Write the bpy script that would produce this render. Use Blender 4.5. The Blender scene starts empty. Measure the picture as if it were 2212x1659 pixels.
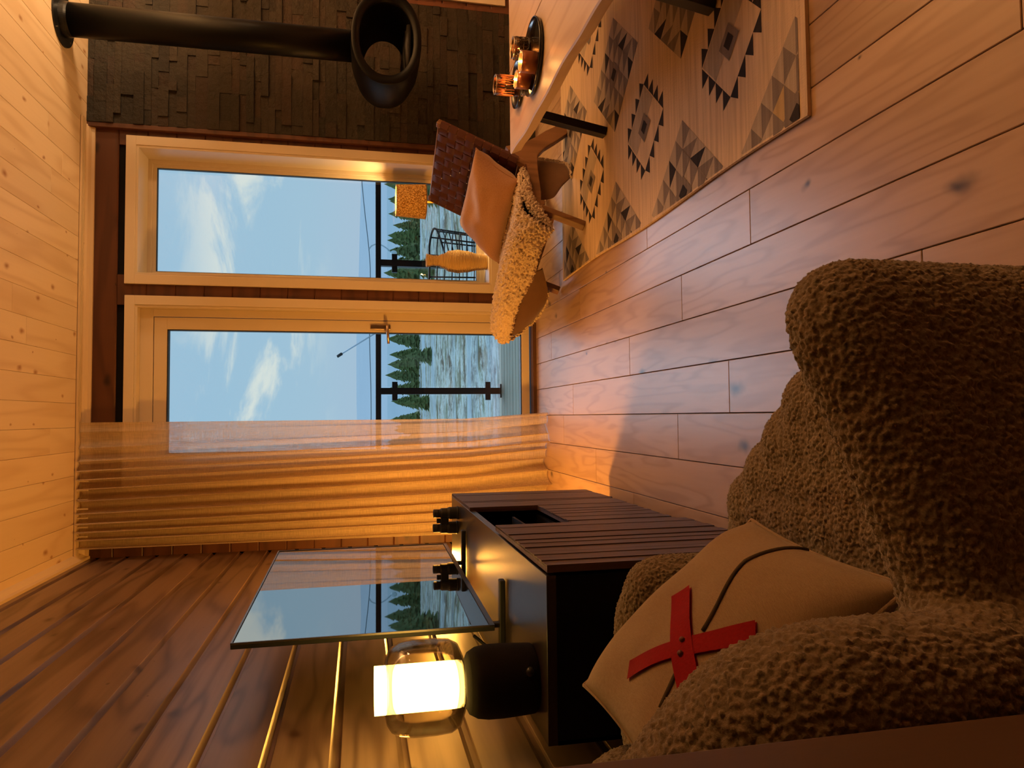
import bpy, bmesh, math, random
from mathutils import Vector, Matrix, noise
from math import sin, cos, pi, radians, sqrt

C = bpy.context.scene.collection
scene = bpy.context.scene
random.seed(7)

# ------------------------------------------------------------------ camera
cam_d = bpy.data.cameras.new('camera')
cam = bpy.data.objects.new('camera', cam_d)
C.objects.link(cam)
# upright camera axes in world (right, up, back); the photograph is turned a quarter turn
UR = Vector((0.99897, -0.04542, 0.0))
UU = Vector((0.00943, 0.20734, 0.97822))
UB = Vector((-0.04443, -0.97721, 0.20756))
cx, cy, cz = -UU, UR, UB
cam.matrix_world = Matrix(((cx.x, cy.x, cz.x, 0), (cx.y, cy.y, cz.y, 0), (cx.z, cy.z, cz.z, 1.0), (0, 0, 0, 1)))
cam_d.sensor_fit = 'HORIZONTAL'
cam_d.sensor_width = 36.0
cam_d.lens = 1560.0 / 2212.0 * 36.0
cam_d.clip_start = 0.02
cam_d.clip_end = 4000
scene.camera = cam

# ------------------------------------------------------------------ colour management
vs = scene.view_settings
vs.view_transform = 'Standard'
vs.look = 'None'
vs.exposure = 0.0
vs.gamma = 1.0
vs.use_curve_mapping = False
scene.cycles.use_denoising = True
scene.cycles.max_bounces = 9
scene.cycles.transparent_max_bounces = 16
scene.cycles.sample_clamp_indirect = 4.0
scene.cycles.caustics_reflective = False
scene.cycles.caustics_refractive = False


def srgb(r, g, b):
    f = lambda c: (c / 255 / 12.92) if c / 255 <= 0.04045 else ((c / 255 + 0.055) / 1.055) ** 2.4
    return (f(r), f(g), f(b), 1.0)


# ------------------------------------------------------------------ node helpers
class NT:
    def __init__(s, nt):
        s.nt = nt

    def n(s, typ, ins=None, **props):
        nd = s.nt.nodes.new('ShaderNode' + typ)
        for k, v in props.items():
            setattr(nd, k, v)
        for k, v in (ins or {}).items():
            sock = nd.inputs[k]
            if isinstance(v, bpy.types.NodeSocket):
                s.nt.links.new(v, sock)
            else:
                sock.default_value = v
        return nd

    def math(s, op, a, b=0.0, c=None, clamp=False):
        ins = {0: a, 1: b}
        if c is not None:
            ins[2] = c
        return s.n('Math', ins, operation=op, use_clamp=clamp).outputs[0]

    def mix(s, fac, a, b, blend='MIX'):
        nd = s.nt.nodes.new('ShaderNodeMix')
        nd.data_type = 'RGBA'
        nd.blend_type = blend
        for i, v in ((0, fac), (6, a), (7, b)):
            if isinstance(v, bpy.types.NodeSocket):
                s.nt.links.new(v, nd.inputs[i])
            else:
                nd.inputs[i].default_value = v
        return nd.outputs[2]

    def ramp(s, fac, stops):
        nd = s.nt.nodes.new('ShaderNodeValToRGB')
        s.nt.links.new(fac, nd.inputs[0])
        el = nd.color_ramp.elements
        while len(el) < len(stops):
            el.new(0.5)
        for e, (p, c) in zip(el, stops):
            e.position = p
            e.color = c if len(c) == 4 else (*c, 1)
        return nd.outputs[0]

    def vmul(s, v, sc):
        return s.n('VectorMath', {0: v, 1: sc}, operation='MULTIPLY').outputs[0]

    def vadd(s, v, w):
        return s.n('VectorMath', {0: v, 1: w}, operation='ADD').outputs[0]

    def noise(s, v, scale, detail=3.0, rough=0.5, dist=0.0):
        return s.n('TexNoise', {'Vector': v, 'Scale': scale, 'Detail': detail, 'Roughness': rough, 'Distortion': dist}).outputs[0]


def newmat(name):
    m = bpy.data.materials.new(name)
    m.use_nodes = True
    m.node_tree.nodes.clear()
    t = NT(m.node_tree)
    out = t.n('OutputMaterial')
    return m, t, out


def bsdf(t, out, color, rough=0.5, metal=0.0, normal=None, spec=0.5, sheen=0.0, **kw):
    ins = {'Base Color': color, 'Roughness': rough, 'Metallic': metal, 'Specular IOR Level': spec}
    if sheen:
        ins['Sheen Weight'] = sheen
    if normal is not None:
        ins['Normal'] = normal
    ins.update(kw)
    b = t.n('BsdfPrincipled', ins)
    t.nt.links.new(b.outputs[0], out.inputs[0])
    return b


def bump(t, h, strength=0.5, dist=0.002):
    return t.n('Bump', {'Height': h, 'Strength': strength, 'Distance': dist}).outputs[0]


def plain(name, color, rough=0.5, metal=0.0, spec=0.5, nscale=0, nstr=0.2, var=0.08, **kw):
    m, t, out = newmat(name)
    co = t.n('TexCoord').outputs['Object']
    nz = t.noise(co, nscale or 14.0, 3)
    dark = tuple(c * (1 - var * 2) for c in color[:3]) + (1,)
    col = t.mix(nz, dark, color)
    nrm = bump(t, nz, nstr, 0.002) if nscale else None
    bsdf(t, out, col, rough, metal, nrm, spec, **kw)
    return m


def wood(name, base, dark, axis='X', rough=0.5, ring=22.0, knots=0.0, knotcol=(0.05, 0.02, 0.01, 1), var=0.18, spec=0.4,
         knot_scale=3.0, across=6.0, fine=0.5, bumpy=0.15, flat=2):
    """boards: grain runs along the axis, every board (mesh island) has its own shade and grain offset"""
    m, t, out = newmat(name)
    co = t.n('TexCoord').outputs['Object']
    rnd = t.n('NewGeometry').outputs['Random Per Island']
    off = t.n('CombineXYZ', {0: t.math('MULTIPLY', rnd, 37.0), 1: t.math('MULTIPLY', rnd, 91.0), 2: t.math('MULTIPLY', rnd, 53.0)}).outputs[0]
    v = t.vadd(co, off)
    sc = [across, across, across]
    sc['XYZ'.index(axis)] = across * 0.13
    vg = t.vmul(v, tuple(sc))
    low = t.noise(vg, 1.0, 2.0, 0.45, 0.25)
    rings = t.math('SINE', t.math('MULTIPLY', low, ring * 2.6), 0)
    rings = t.math('POWER', t.math('MULTIPLY_ADD', rings, 0.5, 0.5), 3.0)
    sf = [90.0, 90.0, 90.0]
    sf['XYZ'.index(axis)] = 3.0
    finen = t.noise(t.vmul(v, tuple(sf)), 1.0, 3.0, 0.6)
    g = t.math('ADD', t.math('MULTIPLY', rings, 0.55), t.math('MULTIPLY', finen, fine), clamp=True)
    col = t.mix(g, base, dark)
    shade = t.math('MULTIPLY_ADD', t.math('SUBTRACT', rnd, 0.5), var * 2, 1.0)
    col = t.mix(1.0, col, t.n('CombineColor', {0: shade, 1: shade, 2: shade}).outputs[0], 'MULTIPLY')
    blotch = t.noise(t.vmul(v, tuple([s_ * 0.35 for s_ in sc])), 1.0, 2.0)
    col = t.mix(t.math('MULTIPLY', t.math('SUBTRACT', blotch, 0.45, clamp=True), 1.6, clamp=True), col, dark)
    if knots:
        sk = [knot_scale] * 3
        sk['XYZ'.index(axis)] = knot_scale * 0.55
        kv = t.n('SeparateXYZ', {0: t.vmul(v, tuple(sk))}).outputs
        oth = [i_ for i_ in range(3) if i_ != flat]
        k2 = t.n('CombineXYZ', {0: kv[oth[0]], 1: kv[oth[1]], 2: 0.0}).outputs[0]
        k2 = t.vadd(k2, t.vmul(t.n('TexNoise', {'Vector': v, 'Scale': 14.0}).outputs[1], (0.16, 0.16, 0.0)))
        vor = t.n('TexVoronoi', {'Vector': k2, 'Scale': 1.0}, voronoi_dimensions='2D')
        d = vor.outputs['Distance']
        rr = t.n('SeparateColor', {0: vor.outputs['Color']}).outputs[0]
        size = t.math('MULTIPLY', t.math('SUBTRACT', rr, 1 - knots, clamp=True), 0.17 / max(knots, 0.01))
        k = t.n('MapRange', {'Value': d, 'From Min': 0.0, 'From Max': size, 'To Min': 1.0, 'To Max': 0.0}, interpolation_type='SMOOTHSTEP').outputs[0]
        col = t.mix(k, col, knotcol)
    nrm = bump(t, g, bumpy, 0.001)
    bsdf(t, out, col, rough, 0, nrm, spec)
    return m


def emis(name, color, strength):
    m, t, out = newmat(name)
    e = t.n('Emission', {'Color': color, 'Strength': strength})
    t.nt.links.new(e.outputs[0], out.inputs[0])
    return m


def glassy(name, tint=(1, 1, 1, 1), rough=0.0, ior=1.45, refl=1.0):
    m, t, out = newmat(name)
    fr = t.n('Fresnel', {'IOR': ior}).outputs[0]
    fr = t.math('MULTIPLY', fr, refl, clamp=True)
    tr = t.n('BsdfTransparent', {'Color': tint})
    gl = t.n('BsdfGlossy', {'Roughness': rough})
    mx = t.n('MixShader', {0: fr, 1: tr.outputs[0], 2: gl.outputs[0]})
    t.nt.links.new(mx.outputs[0], out.inputs[0])
    return m


# ------------------------------------------------------------------ world: dusk sky with soft clouds
w = bpy.data.worlds.new('world')
scene.world = w
w.use_nodes = True
w.node_tree.nodes.clear()
t = NT(w.node_tree)
gen = t.n('TexCoord').outputs['Generated']
sep = t.n('SeparateXYZ', {0: gen})
zz = sep.outputs[2]
sky = t.ramp(zz, [(0.0, srgb(182, 204, 224)), (0.06, srgb(176, 207, 226)), (0.22, srgb(165, 205, 228)), (0.6, srgb(150, 195, 228))])
cl = t.noise(t.vmul(gen, (2.6, 2.6, 8.0)), 2.1, 7.0, 0.6, 0.5)
cl2 = t.noise(t.vmul(gen, (1.0, 1.0, 2.2)), 1.6, 3.0, 0.5)
band = t.n('MapRange', {'Value': zz, 'From Min': 0.02, 'From Max': 0.12, 'To Min': 0.0, 'To Max': 1.0}, interpolation_type='SMOOTHSTEP').outputs[0]
band2 = t.n('MapRange', {'Value': zz, 'From Min': 0.15, 'From Max': 0.24, 'To Min': 1.0, 'To Max': 0.08}, interpolation_type='SMOOTHSTEP').outputs[0]
m1 = t.n('MapRange', {'Value': cl, 'From Min': 0.46, 'From Max': 0.60, 'To Min': 0.0, 'To Max': 1.0}, interpolation_type='SMOOTHSTEP').outputs[0]
m1 = t.math('MULTIPLY', t.math('MULTIPLY', m1, band), band2)
sky = t.mix(t.math('MULTIPLY', cl2, 0.55), sky, srgb(150, 190, 222))
sky = t.mix(t.math('MULTIPLY', m1, 0.85), sky, srgb(232, 238, 230))
bg = t.n('Background', {'Color': sky, 'Strength': 1.0})
wo = t.n('OutputWorld')
t.nt.links.new(bg.outputs[0], wo.inputs[0])


def add_light(name, typ, loc, energy, color, size=0.1, rot=None, **kw):
    d = bpy.data.lights.new(name, typ)
    d.energy = energy
    d.color = color
    if typ == 'POINT' or typ == 'SPOT':
        d.shadow_soft_size = size
    if typ == 'AREA':
        d.size = size
    for k, v in kw.items():
        setattr(d, k, v)
    o = bpy.data.objects.new(name, d)
    C.objects.link(o)
    o.location = loc
    if rot:
        o.rotation_euler = rot
    return o


WARM = (1.0, 0.63, 0.31)
ORANGE = (1.0, 0.36, 0.05)
# added warm fill outside the frame to the right, standing in for unseen lamps
for i, (x, y, z, up, down) in enumerate(((3.1, 3.0, 1.70, 104, 10), (3.1, 1.5, 1.70, 92, 4))):
    add_light('fill_up_%d' % i, 'AREA', (x, y, z), up, WARM, 0.35, (pi, 0, 0))
    if down:
        add_light('fill_point_%d' % i, 'POINT', (x, y, z - 0.1), down, WARM, 0.09)

# broad soft daylight from the bright evening sky beyond the windows
_d = Vector((-0.12, -0.60, -0.62)).normalized()
sun = add_light('soft_daylight', 'SUN', (0, 10, 10), 3.1, (0.66, 0.80, 1.0))
sun.data.angle = radians(42)
sun.rotation_euler = _d.to_track_quat('-Z', 'Y').to_euler()

# ------------------------------------------------------------------ mesh helpers


class MB:
    def __init__(s):
        s.v = []
        s.f = []
        s.m = []

    def quad(s, pts, mi=0):
        b = len(s.v)
        s.v += [Vector(p) for p in pts]
        s.f.append(tuple(range(b, b + len(pts))))
        s.m.append(mi)

    def box(s, a, b, mi=0, bev=0.0):
        x0, y0, z0 = [min(p, q) for p, q in zip(a, b)]
        x1, y1, z1 = [max(p, q) for p, q in zip(a, b)]
        k = len(s.v)
        s.v += [Vector(p) for p in ((x0, y0, z0), (x1, y0, z0), (x1, y1, z0), (x0, y1, z0), (x0, y0, z1), (x1, y0, z1), (x1, y1, z1), (x0, y1, z1))]
        for f in ((0, 3, 2, 1), (4, 5, 6, 7), (0, 1, 5, 4), (1, 2, 6, 5), (2, 3, 7, 6), (3, 0, 4, 7)):
            s.f.append(tuple(k + i for i in f))
            s.m.append(mi)
        return s

    def beam(s, p, q, wx, wy, up=(0, 0, 1), mi=0):
        """rectangular bar from p to q; wx across, wy along 'up'"""
        p, q = Vector(p), Vector(q)
        d = (q - p).normalized()
        u = Vector(up)
        a = d.cross(u)
        if a.length < 1e-4:
            a = d.cross(Vector((1, 0, 0)))
        a.normalize()
        b = a.cross(d).normalized()
        k = len(s.v)
        for c in (p, q):
            for i, j in ((-1, -1), (1, -1), (1, 1), (-1, 1)):
                s.v.append(c + a * (i * wx / 2) + b * (j * wy / 2))
        for f in ((3, 2, 1, 0), (4, 5, 6, 7), (0, 1, 5, 4), (1, 2, 6, 5), (2, 3, 7, 6), (3, 0, 4, 7)):
            s.f.append(tuple(k + i for i in f))
            s.m.append(mi)
        return s

    def tube(s, pts, r, n=10, mi=0, cap=True):
        pts = [Vector(p) for p in pts]
        k = len(s.v)
        rs = r if isinstance(r, (list, tuple)) else [r] * len(pts)
        prev = None
        for i, p in enumerate(pts):
            d = (pts[min(i + 1, len(pts) - 1)] - pts[max(i - 1, 0)]).normalized()
            if prev is None:
                a = d.cross(Vector((0, 0, 1)))
                if a.length < 1e-3:
                    a = Vector((1, 0, 0))
                a.normalize()
            else:
                a = (prev - d * prev.dot(d)).normalized()
            prev = a
            b = d.cross(a)
            for j in range(n):
                th = 2 * pi * j / n
                s.v.append(p + (a * cos(th) + b * sin(th)) * rs[i])
        for i in range(len(pts) - 1):
            for j in range(n):
                s.f.append((k + i * n + j, k + i * n + (j + 1) % n, k + (i + 1) * n + (j + 1) % n, k + (i + 1) * n + j))
                s.m.append(mi)
        if cap:
            s.f.append(tuple(k + j for j in reversed(range(n))))
            s.m.append(mi)
            e = k + (len(pts) - 1) * n
            s.f.append(tuple(e + j for j in range(n)))
            s.m.append(mi)
        return s

    def lathe(s, prof, c=(0, 0, 0), n=32, mi=0, sx=1.0, sy=1.0, caps=True):
        """prof: (radius, z) list, about the z axis at c"""
        k = len(s.v)
        c = Vector(c)
        for r, z in prof:
            for j in range(n):
                th = 2 * pi * j / n
                s.v.append(c + Vector((cos(th) * r * sx, sin(th) * r * sy, z)))
        for i in range(len(prof) - 1):
            for j in range(n):
                s.f.append((k + i * n + j, k + i * n + (j + 1) % n, k + (i + 1) * n + (j + 1) % n, k + (i + 1) * n + j))
                s.m.append(mi)
        if caps:
            if prof[0][0] > 1e-4:
                s.f.append(tuple(k + j for j in reversed(range(n))))
                s.m.append(mi)
            if prof[-1][0] > 1e-4:
                e = k + (len(prof) - 1) * n
                s.f.append(tuple(e + j for j in range(n)))
                s.m.append(mi)
        return s

    def grid(s, fn, nu, nv, mi=0, closed_u=False):
        k = len(s.v)
        for j in range(nv + 1):
            for i in range(nu + (0 if closed_u else 1)):
                s.v.append(Vector(fn(i / nu, j / nv)))
        row = nu + (0 if closed_u else 1)
        for j in range(nv):
            for i in range(nu):
                i2 = (i + 1) % row if closed_u else i + 1
                s.f.append((k + j * row + i, k + j * row + i2, k + (j + 1) * row + i2, k + (j + 1) * row + i))
                s.m.append(mi)
        return s

    def prism(s, poly, ax, d0, d1, mi=0, frame=None):
        """polygon extruded; frame(a,b,d)->point"""
        k = len(s.v)
        n = len(poly)
        for d in (d0, d1):
            for a, b in poly:
                s.v.append(Vector(frame(a, b, d)))
        s.f.append(tuple(k + i for i in reversed(range(n))))
        s.m.append(mi)
        s.f.append(tuple(k + n + i for i in range(n)))
        s.m.append(mi)
        for i in range(n):
            j = (i + 1) % n
            s.f.append((k + i, k + j, k + n + j, k + n + i))
            s.m.append(mi)
        return s

    def build(s, name, mats, parent=None, smooth=False, bevel=0.0, seg=2, subsurf=0, local=False, weld=False):
        me = bpy.data.meshes.new(name)
        off = Vector((0, 0, 0))
        if parent is not None and not local:
            p = parent
            while p is not None:
                off += Vector(p.location)
                p = p.parent
        me.from_pydata([tuple(v - off) for v in s.v], [], s.f)
        if not isinstance(mats, (list, tuple)):
            mats = [mats]
        for m_ in mats:
            me.materials.append(m_)
        for p, mi in zip(me.polygons, s.m):
            p.material_index = mi
            p.use_smooth = smooth
        bm = bmesh.new()
        bm.from_mesh(me)
        if weld:
            bmesh.ops.remove_doubles(bm, verts=bm.verts, dist=1e-5)
        bmesh.ops.recalc_face_normals(bm, faces=bm.faces)
        bm.to_mesh(me)
        bm.free()
        o = bpy.data.objects.new(name, me)
        C.objects.link(o)
        if parent is not None:
            o.parent = parent
        if bevel:
            b = o.modifiers.new('bevel', 'BEVEL')
            b.width = bevel
            b.segments = seg
            b.limit_method = 'ANGLE'
            b.angle_limit = radians(40)
        if subsurf:
            b = o.modifiers.new('sub', 'SUBSURF')
            b.levels = subsurf
            b.render_levels = subsurf
        return o


def thing(name, label, cat, loc=(0, 0, 0), rz=0.0, group=None, kind=None):
    o = bpy.data.objects.new(name, None)
    o.empty_display_size = 0.05
    C.objects.link(o)
    o.location = loc
    o.rotation_euler = (0, 0, rz)
    if label:
        tag(o, label, cat, group)
    if kind:
        o['kind'] = kind
    return o


def tag(o, label, cat, group=None, kind=None):
    o['label'] = label
    o['category'] = cat
    if group:
        o['group'] = group
    if kind:
        o['kind'] = kind
    return o


def struct(o):
    o['kind'] = 'structure'
    return o


def dup(root, loc, rz=None, label=None, scale=None):
    r = root.copy()
    C.objects.link(r)
    r.location = loc
    if rz is not None:
        r.rotation_euler = (0, 0, rz)
    if scale is not None:
        r.scale = scale
    if label:
        r['label'] = label
    for ch in list(root.children):
        c = ch.copy()
        C.objects.link(c)
        c.parent = r
        for g in ch.children:
            d = g.copy()
            C.objects.link(d)
            d.parent = c
    return r


# ------------------------------------------------------------------ materials
M = {}
M['floor'] = wood('oak_floor', srgb(180, 150, 124), srgb(150, 118, 92), 'Y', 0.34, 16, 0.42, srgb(62, 48, 42), 0.08, 0.5, 5.0, 11.0, 0.4, 0.08)
M['ceil'] = wood('whitewashed_pine', srgb(226, 202, 168), srgb(204, 174, 136), 'Y', 0.55, 12, 0.6, srgb(164, 118, 78), 0.05, 0.3, 8.0, 5.0, 0.3, 0.05)
M['wall'] = wood('stained_pine_wall', srgb(142, 116, 98), srgb(76, 54, 42), 'Y', 0.35, 16, 0.55, srgb(56, 32, 20), 0.10, 0.45, 6.0, 6.0, 0.45, 0.2, flat=0)
M['wallx'] = wood('stained_pine_back', srgb(96, 58, 38), srgb(66, 36, 22), 'X', 0.5, 14, 0.45, srgb(34, 16, 9), 0.08, 0.4, 6.0, 6.0, 0.35, 0.12, flat=1)
M['post'] = wood('stained_pine_post', srgb(82, 58, 44), srgb(58, 38, 28), 'Z', 0.5, 10, 0.0, var=0.05)
M['trim'] = plain('painted_trim', srgb(220, 206, 184), 0.38, var=0.02)
M['trimwarm'] = plain('painted_moulding', srgb(214, 188, 150), 0.45, var=0.02)
M['oak'] = wood('oiled_teak', srgb(136, 98, 68), srgb(98, 66, 42), 'Z', 0.42, 14, var=0.06)
M['table'] = wood('limed_oak_table', srgb(206, 184, 164), srgb(180, 152, 130), 'Y', 0.42, 16, 0.0, var=0.04, spec=0.45)
M['black'] = plain('black_steel', (0.008, 0.008, 0.009, 1), 0.36, 0.3, 0.5)
M['matte'] = plain('black_stove_enamel', (0.003, 0.003, 0.003, 1), 0.42, 0.0, 0.14)
M['inner'] = plain('sooty_steel', (0.006, 0.005, 0.005, 1), 0.8, 0.0, 0.2)
M['blackplastic'] = plain('black_plastic', (0.012, 0.011, 0.011, 1), 0.3, 0.0, 0.5)
M['rubber'] = plain('black_rubber', (0.01, 0.01, 0.01, 1), 0.6)
M['gasket'] = plain('dark_gasket', (0.02, 0.022, 0.024, 1), 0.5)
M['glass'] = glassy('window_glass', (0.97, 0.985, 0.98, 1), 0.0, 1.5, 0.9)
M['railglass'] = glassy('rail_glass', (0.93, 0.97, 0.97, 1), 0.0, 1.45, 0.6)
M['clear'] = glassy('clear_glass', (0.98, 0.95, 0.88, 1), 0.02, 1.4, 0.8)
M['chrome'] = plain('brushed_nickel', srgb(200, 180, 160), 0.28, 1.0)
M['brass'] = plain('brass', srgb(220, 175, 90), 0.25, 1.0)
M['gold'] = plain('gold_tube', srgb(230, 190, 110), 0.3, 0.8)
M['leather'] = plain('oxblood_leather', srgb(74, 36, 30), 0.36, 0, 0.5, 60, 0.15, 0.1)
M['red'] = plain('red_felt', srgb(150, 16, 22), 0.85, 0, 0.2, 300, 0.3, 0.15)
M['cord'] = plain('grey_cord', srgb(82, 70, 58), 0.9, 0, 0.1, 200, 0.5)
M['suede'] = plain('suede_back', srgb(112, 82, 60), 0.9, 0, 0.1, 30, 0.2, 0.15, sheen=0.3)
M['snow'] = None
M['trunk'] = plain('bark', srgb(80, 66, 54), 0.9)


def fabric(name, c1, c2, scale, strength, rough=0.9, sheen=0.3, weave=False):
    m, t, out = newmat(name)
    co = t.n('TexCoord').outputs['Object']
    if weave:
        w1 = t.noise(t.vmul(co, (1, 1, 14)), scale, 2, 0.6)
        w2 = t.noise(t.vmul(co, (14, 14, 1)), scale * 0.7, 2, 0.6)
        h = t.math('ADD', w1, w2)
        f = t.math('MULTIPLY', h, 0.5)
    else:
        h = t.noise(co, scale, 4, 0.65)
        f = h
    col = t.mix(t.n('MapRange', {'Value': f, 'From Min': 0.3, 'From Max': 0.7}).outputs[0], c2, c1)
    bsdf(t, out, col, rough, 0, bump(t, h, strength, 0.002), 0.15, sheen)
    return m


M['boucle'] = fabric('boucle_wool', srgb(136, 120, 98), srgb(94, 80, 62), 160, 0.9)
M['wool'] = fabric('sheepskin_wool', srgb(230, 212, 190), srgb(190, 164, 138), 200, 0.8)
M['linen'] = fabric('beige_linen', srgb(172, 148, 118), srgb(140, 116, 90), 150, 0.5, weave=True)
M['linen2'] = fabric('tan_velvet', srgb(172, 132, 104), srgb(150, 110, 82), 260, 0.25)
M['speaker'] = fabric('black_mesh_fabric', (0.012, 0.009, 0.007, 1), (0.004, 0.003, 0.003, 1), 900, 0.4, sheen=0.0)

# console: dark stained top with fine radial grain, ribbed doors
m, t, out = newmat('dark_console_top')
co = t.n('TexCoord').outputs['Object']
n1 = t.noise(t.vmul(co, (30, 30, 30)), 3, 3, 0.6)
bsdf(t, out, t.mix(n1, (0.018, 0.014, 0.012, 1), (0.03, 0.022, 0.018, 1)), 0.34, 0, bump(t, n1, 0.08, 0.001), 0.32)
M['ctop'] = m
m, t, out = newmat('dark_console_slats')
co = t.n('TexCoord').outputs['Object']
n1 = t.noise(t.vmul(co, (60, 60, 3)), 1.4, 3, 0.6)
bsdf(t, out, t.mix(n1, srgb(52, 36, 28), srgb(94, 70, 56)), 0.5, 0, bump(t, n1, 0.5, 0.003), 0.4)
M['cslat'] = m
M['cside'] = plain('dark_console_side', (0.0025, 0.002, 0.002, 1), 0.6, spec=0.15)

# slate stone
m, t, out = newmat('split_slate')
co = t.n('TexCoord').outputs['Object']
rnd = t.n('NewGeometry').outputs['Random Per Island']
n1 = t.noise(co, 34, 6, 0.65)
n2 = t.noise(co, 6, 3, 0.5)
col = t.ramp(rnd, [(0.0, srgb(32, 28, 22)), (0.35, srgb(46, 39, 30)), (0.7, srgb(56, 47, 36)), (0.9, srgb(62, 44, 34)), (1.0, srgb(28, 24, 20))])
col = t.mix(t.math('MULTIPLY', n1, 0.7), col, srgb(28, 24, 18))
col = t.mix(t.math('MULTIPLY', n2, 0.3), col, srgb(56, 46, 33))
bsdf(t, out, col, 0.72, 0, bump(t, n1, 1.0, 0.010), 0.3)
M['slate'] = m

# sheer curtain
m, t, out = newmat('sheer_curtain')
co = t.n('TexCoord').outputs['Object']
wv = t.math('ADD', t.noise(t.vmul(co, (420, 60, 14)), 1.0, 2), t.noise(t.vmul(co, (16, 60, 420)), 1.0, 2))
fac = t.n('MapRange', {'Value': wv, 'From Min': 0.75, 'From Max': 1.25, 'To Min': 0.08, 'To Max': 0.36}).outputs[0]
dif = t.n('BsdfDiffuse', {'Color': srgb(226, 206, 178)})
trl = t.n('BsdfTranslucent', {'Color': srgb(226, 206, 178)})
mx = t.n('MixShader', {0: 0.42, 1: dif.outputs[0], 2: trl.outputs[0]})
tr = t.n('BsdfTransparent', {'Color': (1, 1, 1, 1)})
mx2 = t.n('MixShader', {0: fac, 1: mx.outputs[0], 2: tr.outputs[0]})
t.nt.links.new(mx2.outputs[0], out.inputs[0])
M['sheer'] = m

# lamp shade weave (lit from within by its bulb)
m, t, out = newmat('woven_shade')
co = t.n('TexCoord').outputs['Object']
wv = t.noise(t.vmul(co, (170, 170, 130)), 1.0, 2, 0.6)
f = t.n('MapRange', {'Value': wv, 'From Min': 0.4, 'From Max': 0.62}).outputs[0]
c = t.mix(f, srgb(150, 100, 40), srgb(250, 214, 140))
dif = t.n('BsdfDiffuse', {'Color': c})
trl = t.n('BsdfTranslucent', {'Color': c})
mx = t.n('MixShader', {0: 0.014, 1: dif.outputs[0], 2: trl.outputs[0]})
t.nt.links.new(mx.outputs[0], out.inputs[0])
M['shade'] = m

# outdoors
m, t, out = newmat('snowy_meadow')
co = t.n('TexCoord').outputs['Object']
d = t.vmul(co, (0.5, 1.0, 1.0))
n1 = t.noise(t.vmul(co, (0.5, 0.9, 1)), 1.1, 8, 0.78)
n2 = t.noise(t.vmul(co, (0.8, 0.5, 1)), 1.6, 8, 0.75)
n3 = t.noise(t.vmul(co, (0.03, 0.22, 1)), 1.0, 4, 0.6)
c = t.ramp(n1, [(0.38, srgb(84, 84, 56)), (0.46, srgb(132, 134, 112)), (0.53, srgb(188, 196, 194)), (0.60, srgb(150, 136, 112)), (0.68, srgb(92, 82, 56))])
c = t.mix(t.n('MapRange', {'Value': n2, 'From Min': 0.5, 'From Max': 0.60}).outputs[0], c, srgb(88, 76, 58))
c = t.mix(t.n('MapRange', {'Value': n3, 'From Min': 0.5, 'From Max': 0.62}).outputs[0], c, srgb(158, 172, 180))
bsdf(t, out, c, 0.9, 0, None, 0.1)
M['meadow'] = m
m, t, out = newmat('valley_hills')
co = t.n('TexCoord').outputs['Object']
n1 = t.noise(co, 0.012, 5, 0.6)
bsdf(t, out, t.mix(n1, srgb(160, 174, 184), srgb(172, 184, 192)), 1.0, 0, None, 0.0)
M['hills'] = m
m, t, out = newmat('spruce_needles')
co = t.n('TexCoord').outputs['Object']
n1 = t.noise(co, 1.2, 5, 0.7)
oi = t.n('ObjectInfo').outputs['Random']
c = t.mix(n1, srgb(76, 92, 50), srgb(128, 138, 86))
c = t.mix(t.math('MULTIPLY', oi, 0.4), c, srgb(118, 124, 92))
bsdf(t, out, c, 0.9, 0, None, 0.1)
M['spruce'] = m
M['deck'] = wood('grey_deck_boards', srgb(150, 156, 138), srgb(120, 126, 110), 'X', 0.7, 10, var=0.05)
M['rattan'] = plain('black_rattan', (0.02, 0.012, 0.01, 1), 0.4)

# ------------------------------------------------------------------ the shell
YB = 4.025
ZC = 2.36
XL = -0.694
XR = 4.4
YN = -3.2

# floor: long oak boards running away from the camera
mb = MB()
known = {2: [2.11], 1: [2.567], 0: [1.824, 3.308], -1: [2.157], -2: [2.98], 3: [1.695, 3.18], 4: [2.38, 0.9]}
pw = 0.1462
rs = random.Random(3)
k0 = int(math.floor((XL - 0.003) / pw)) - 1
k1 = int(math.ceil((XR - 0.003) / pw))
for k in range(k0, k1 + 1):
    xa = max(0.003 + pw * k, XL - 0.05)
    xb = min(0.003 + pw * (k + 1), XR)
    if xb - xa < 0.01:
        continue
    js = sorted(known.get(k, []))
    ys = list(js)
    if not ys:
        ys = [rs.uniform(0.0, 1.6)]
    while ys[0] > YN:
        ys.insert(0, ys[0] - rs.uniform(1.1, 1.7))
    while ys[-1] < YB + 0.05:
        ys.append(ys[-1] + rs.uniform(1.1, 1.6))
    for ya, yb in zip(ys[:-1], ys[1:]):
        if yb < YN or ya > YB + 0.05:
            continue
        ya = max(ya, YN)
        yb = min(yb, YB + 0.06)
        if yb - ya < 0.02:
            continue
        g = 0.0011
        mb.box((xa + g, ya + g, -0.02), (xb - g, yb - g, 0))
fl = struct(mb.build('floor', M['floor'], bevel=0.0012, seg=1))
sub = MB().box((XL - 0.1, YN, -0.1), (XR, YB + 0.2, -0.012))
sf_ = struct(sub.build('floor_base', M['inner'], parent=fl))

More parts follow.
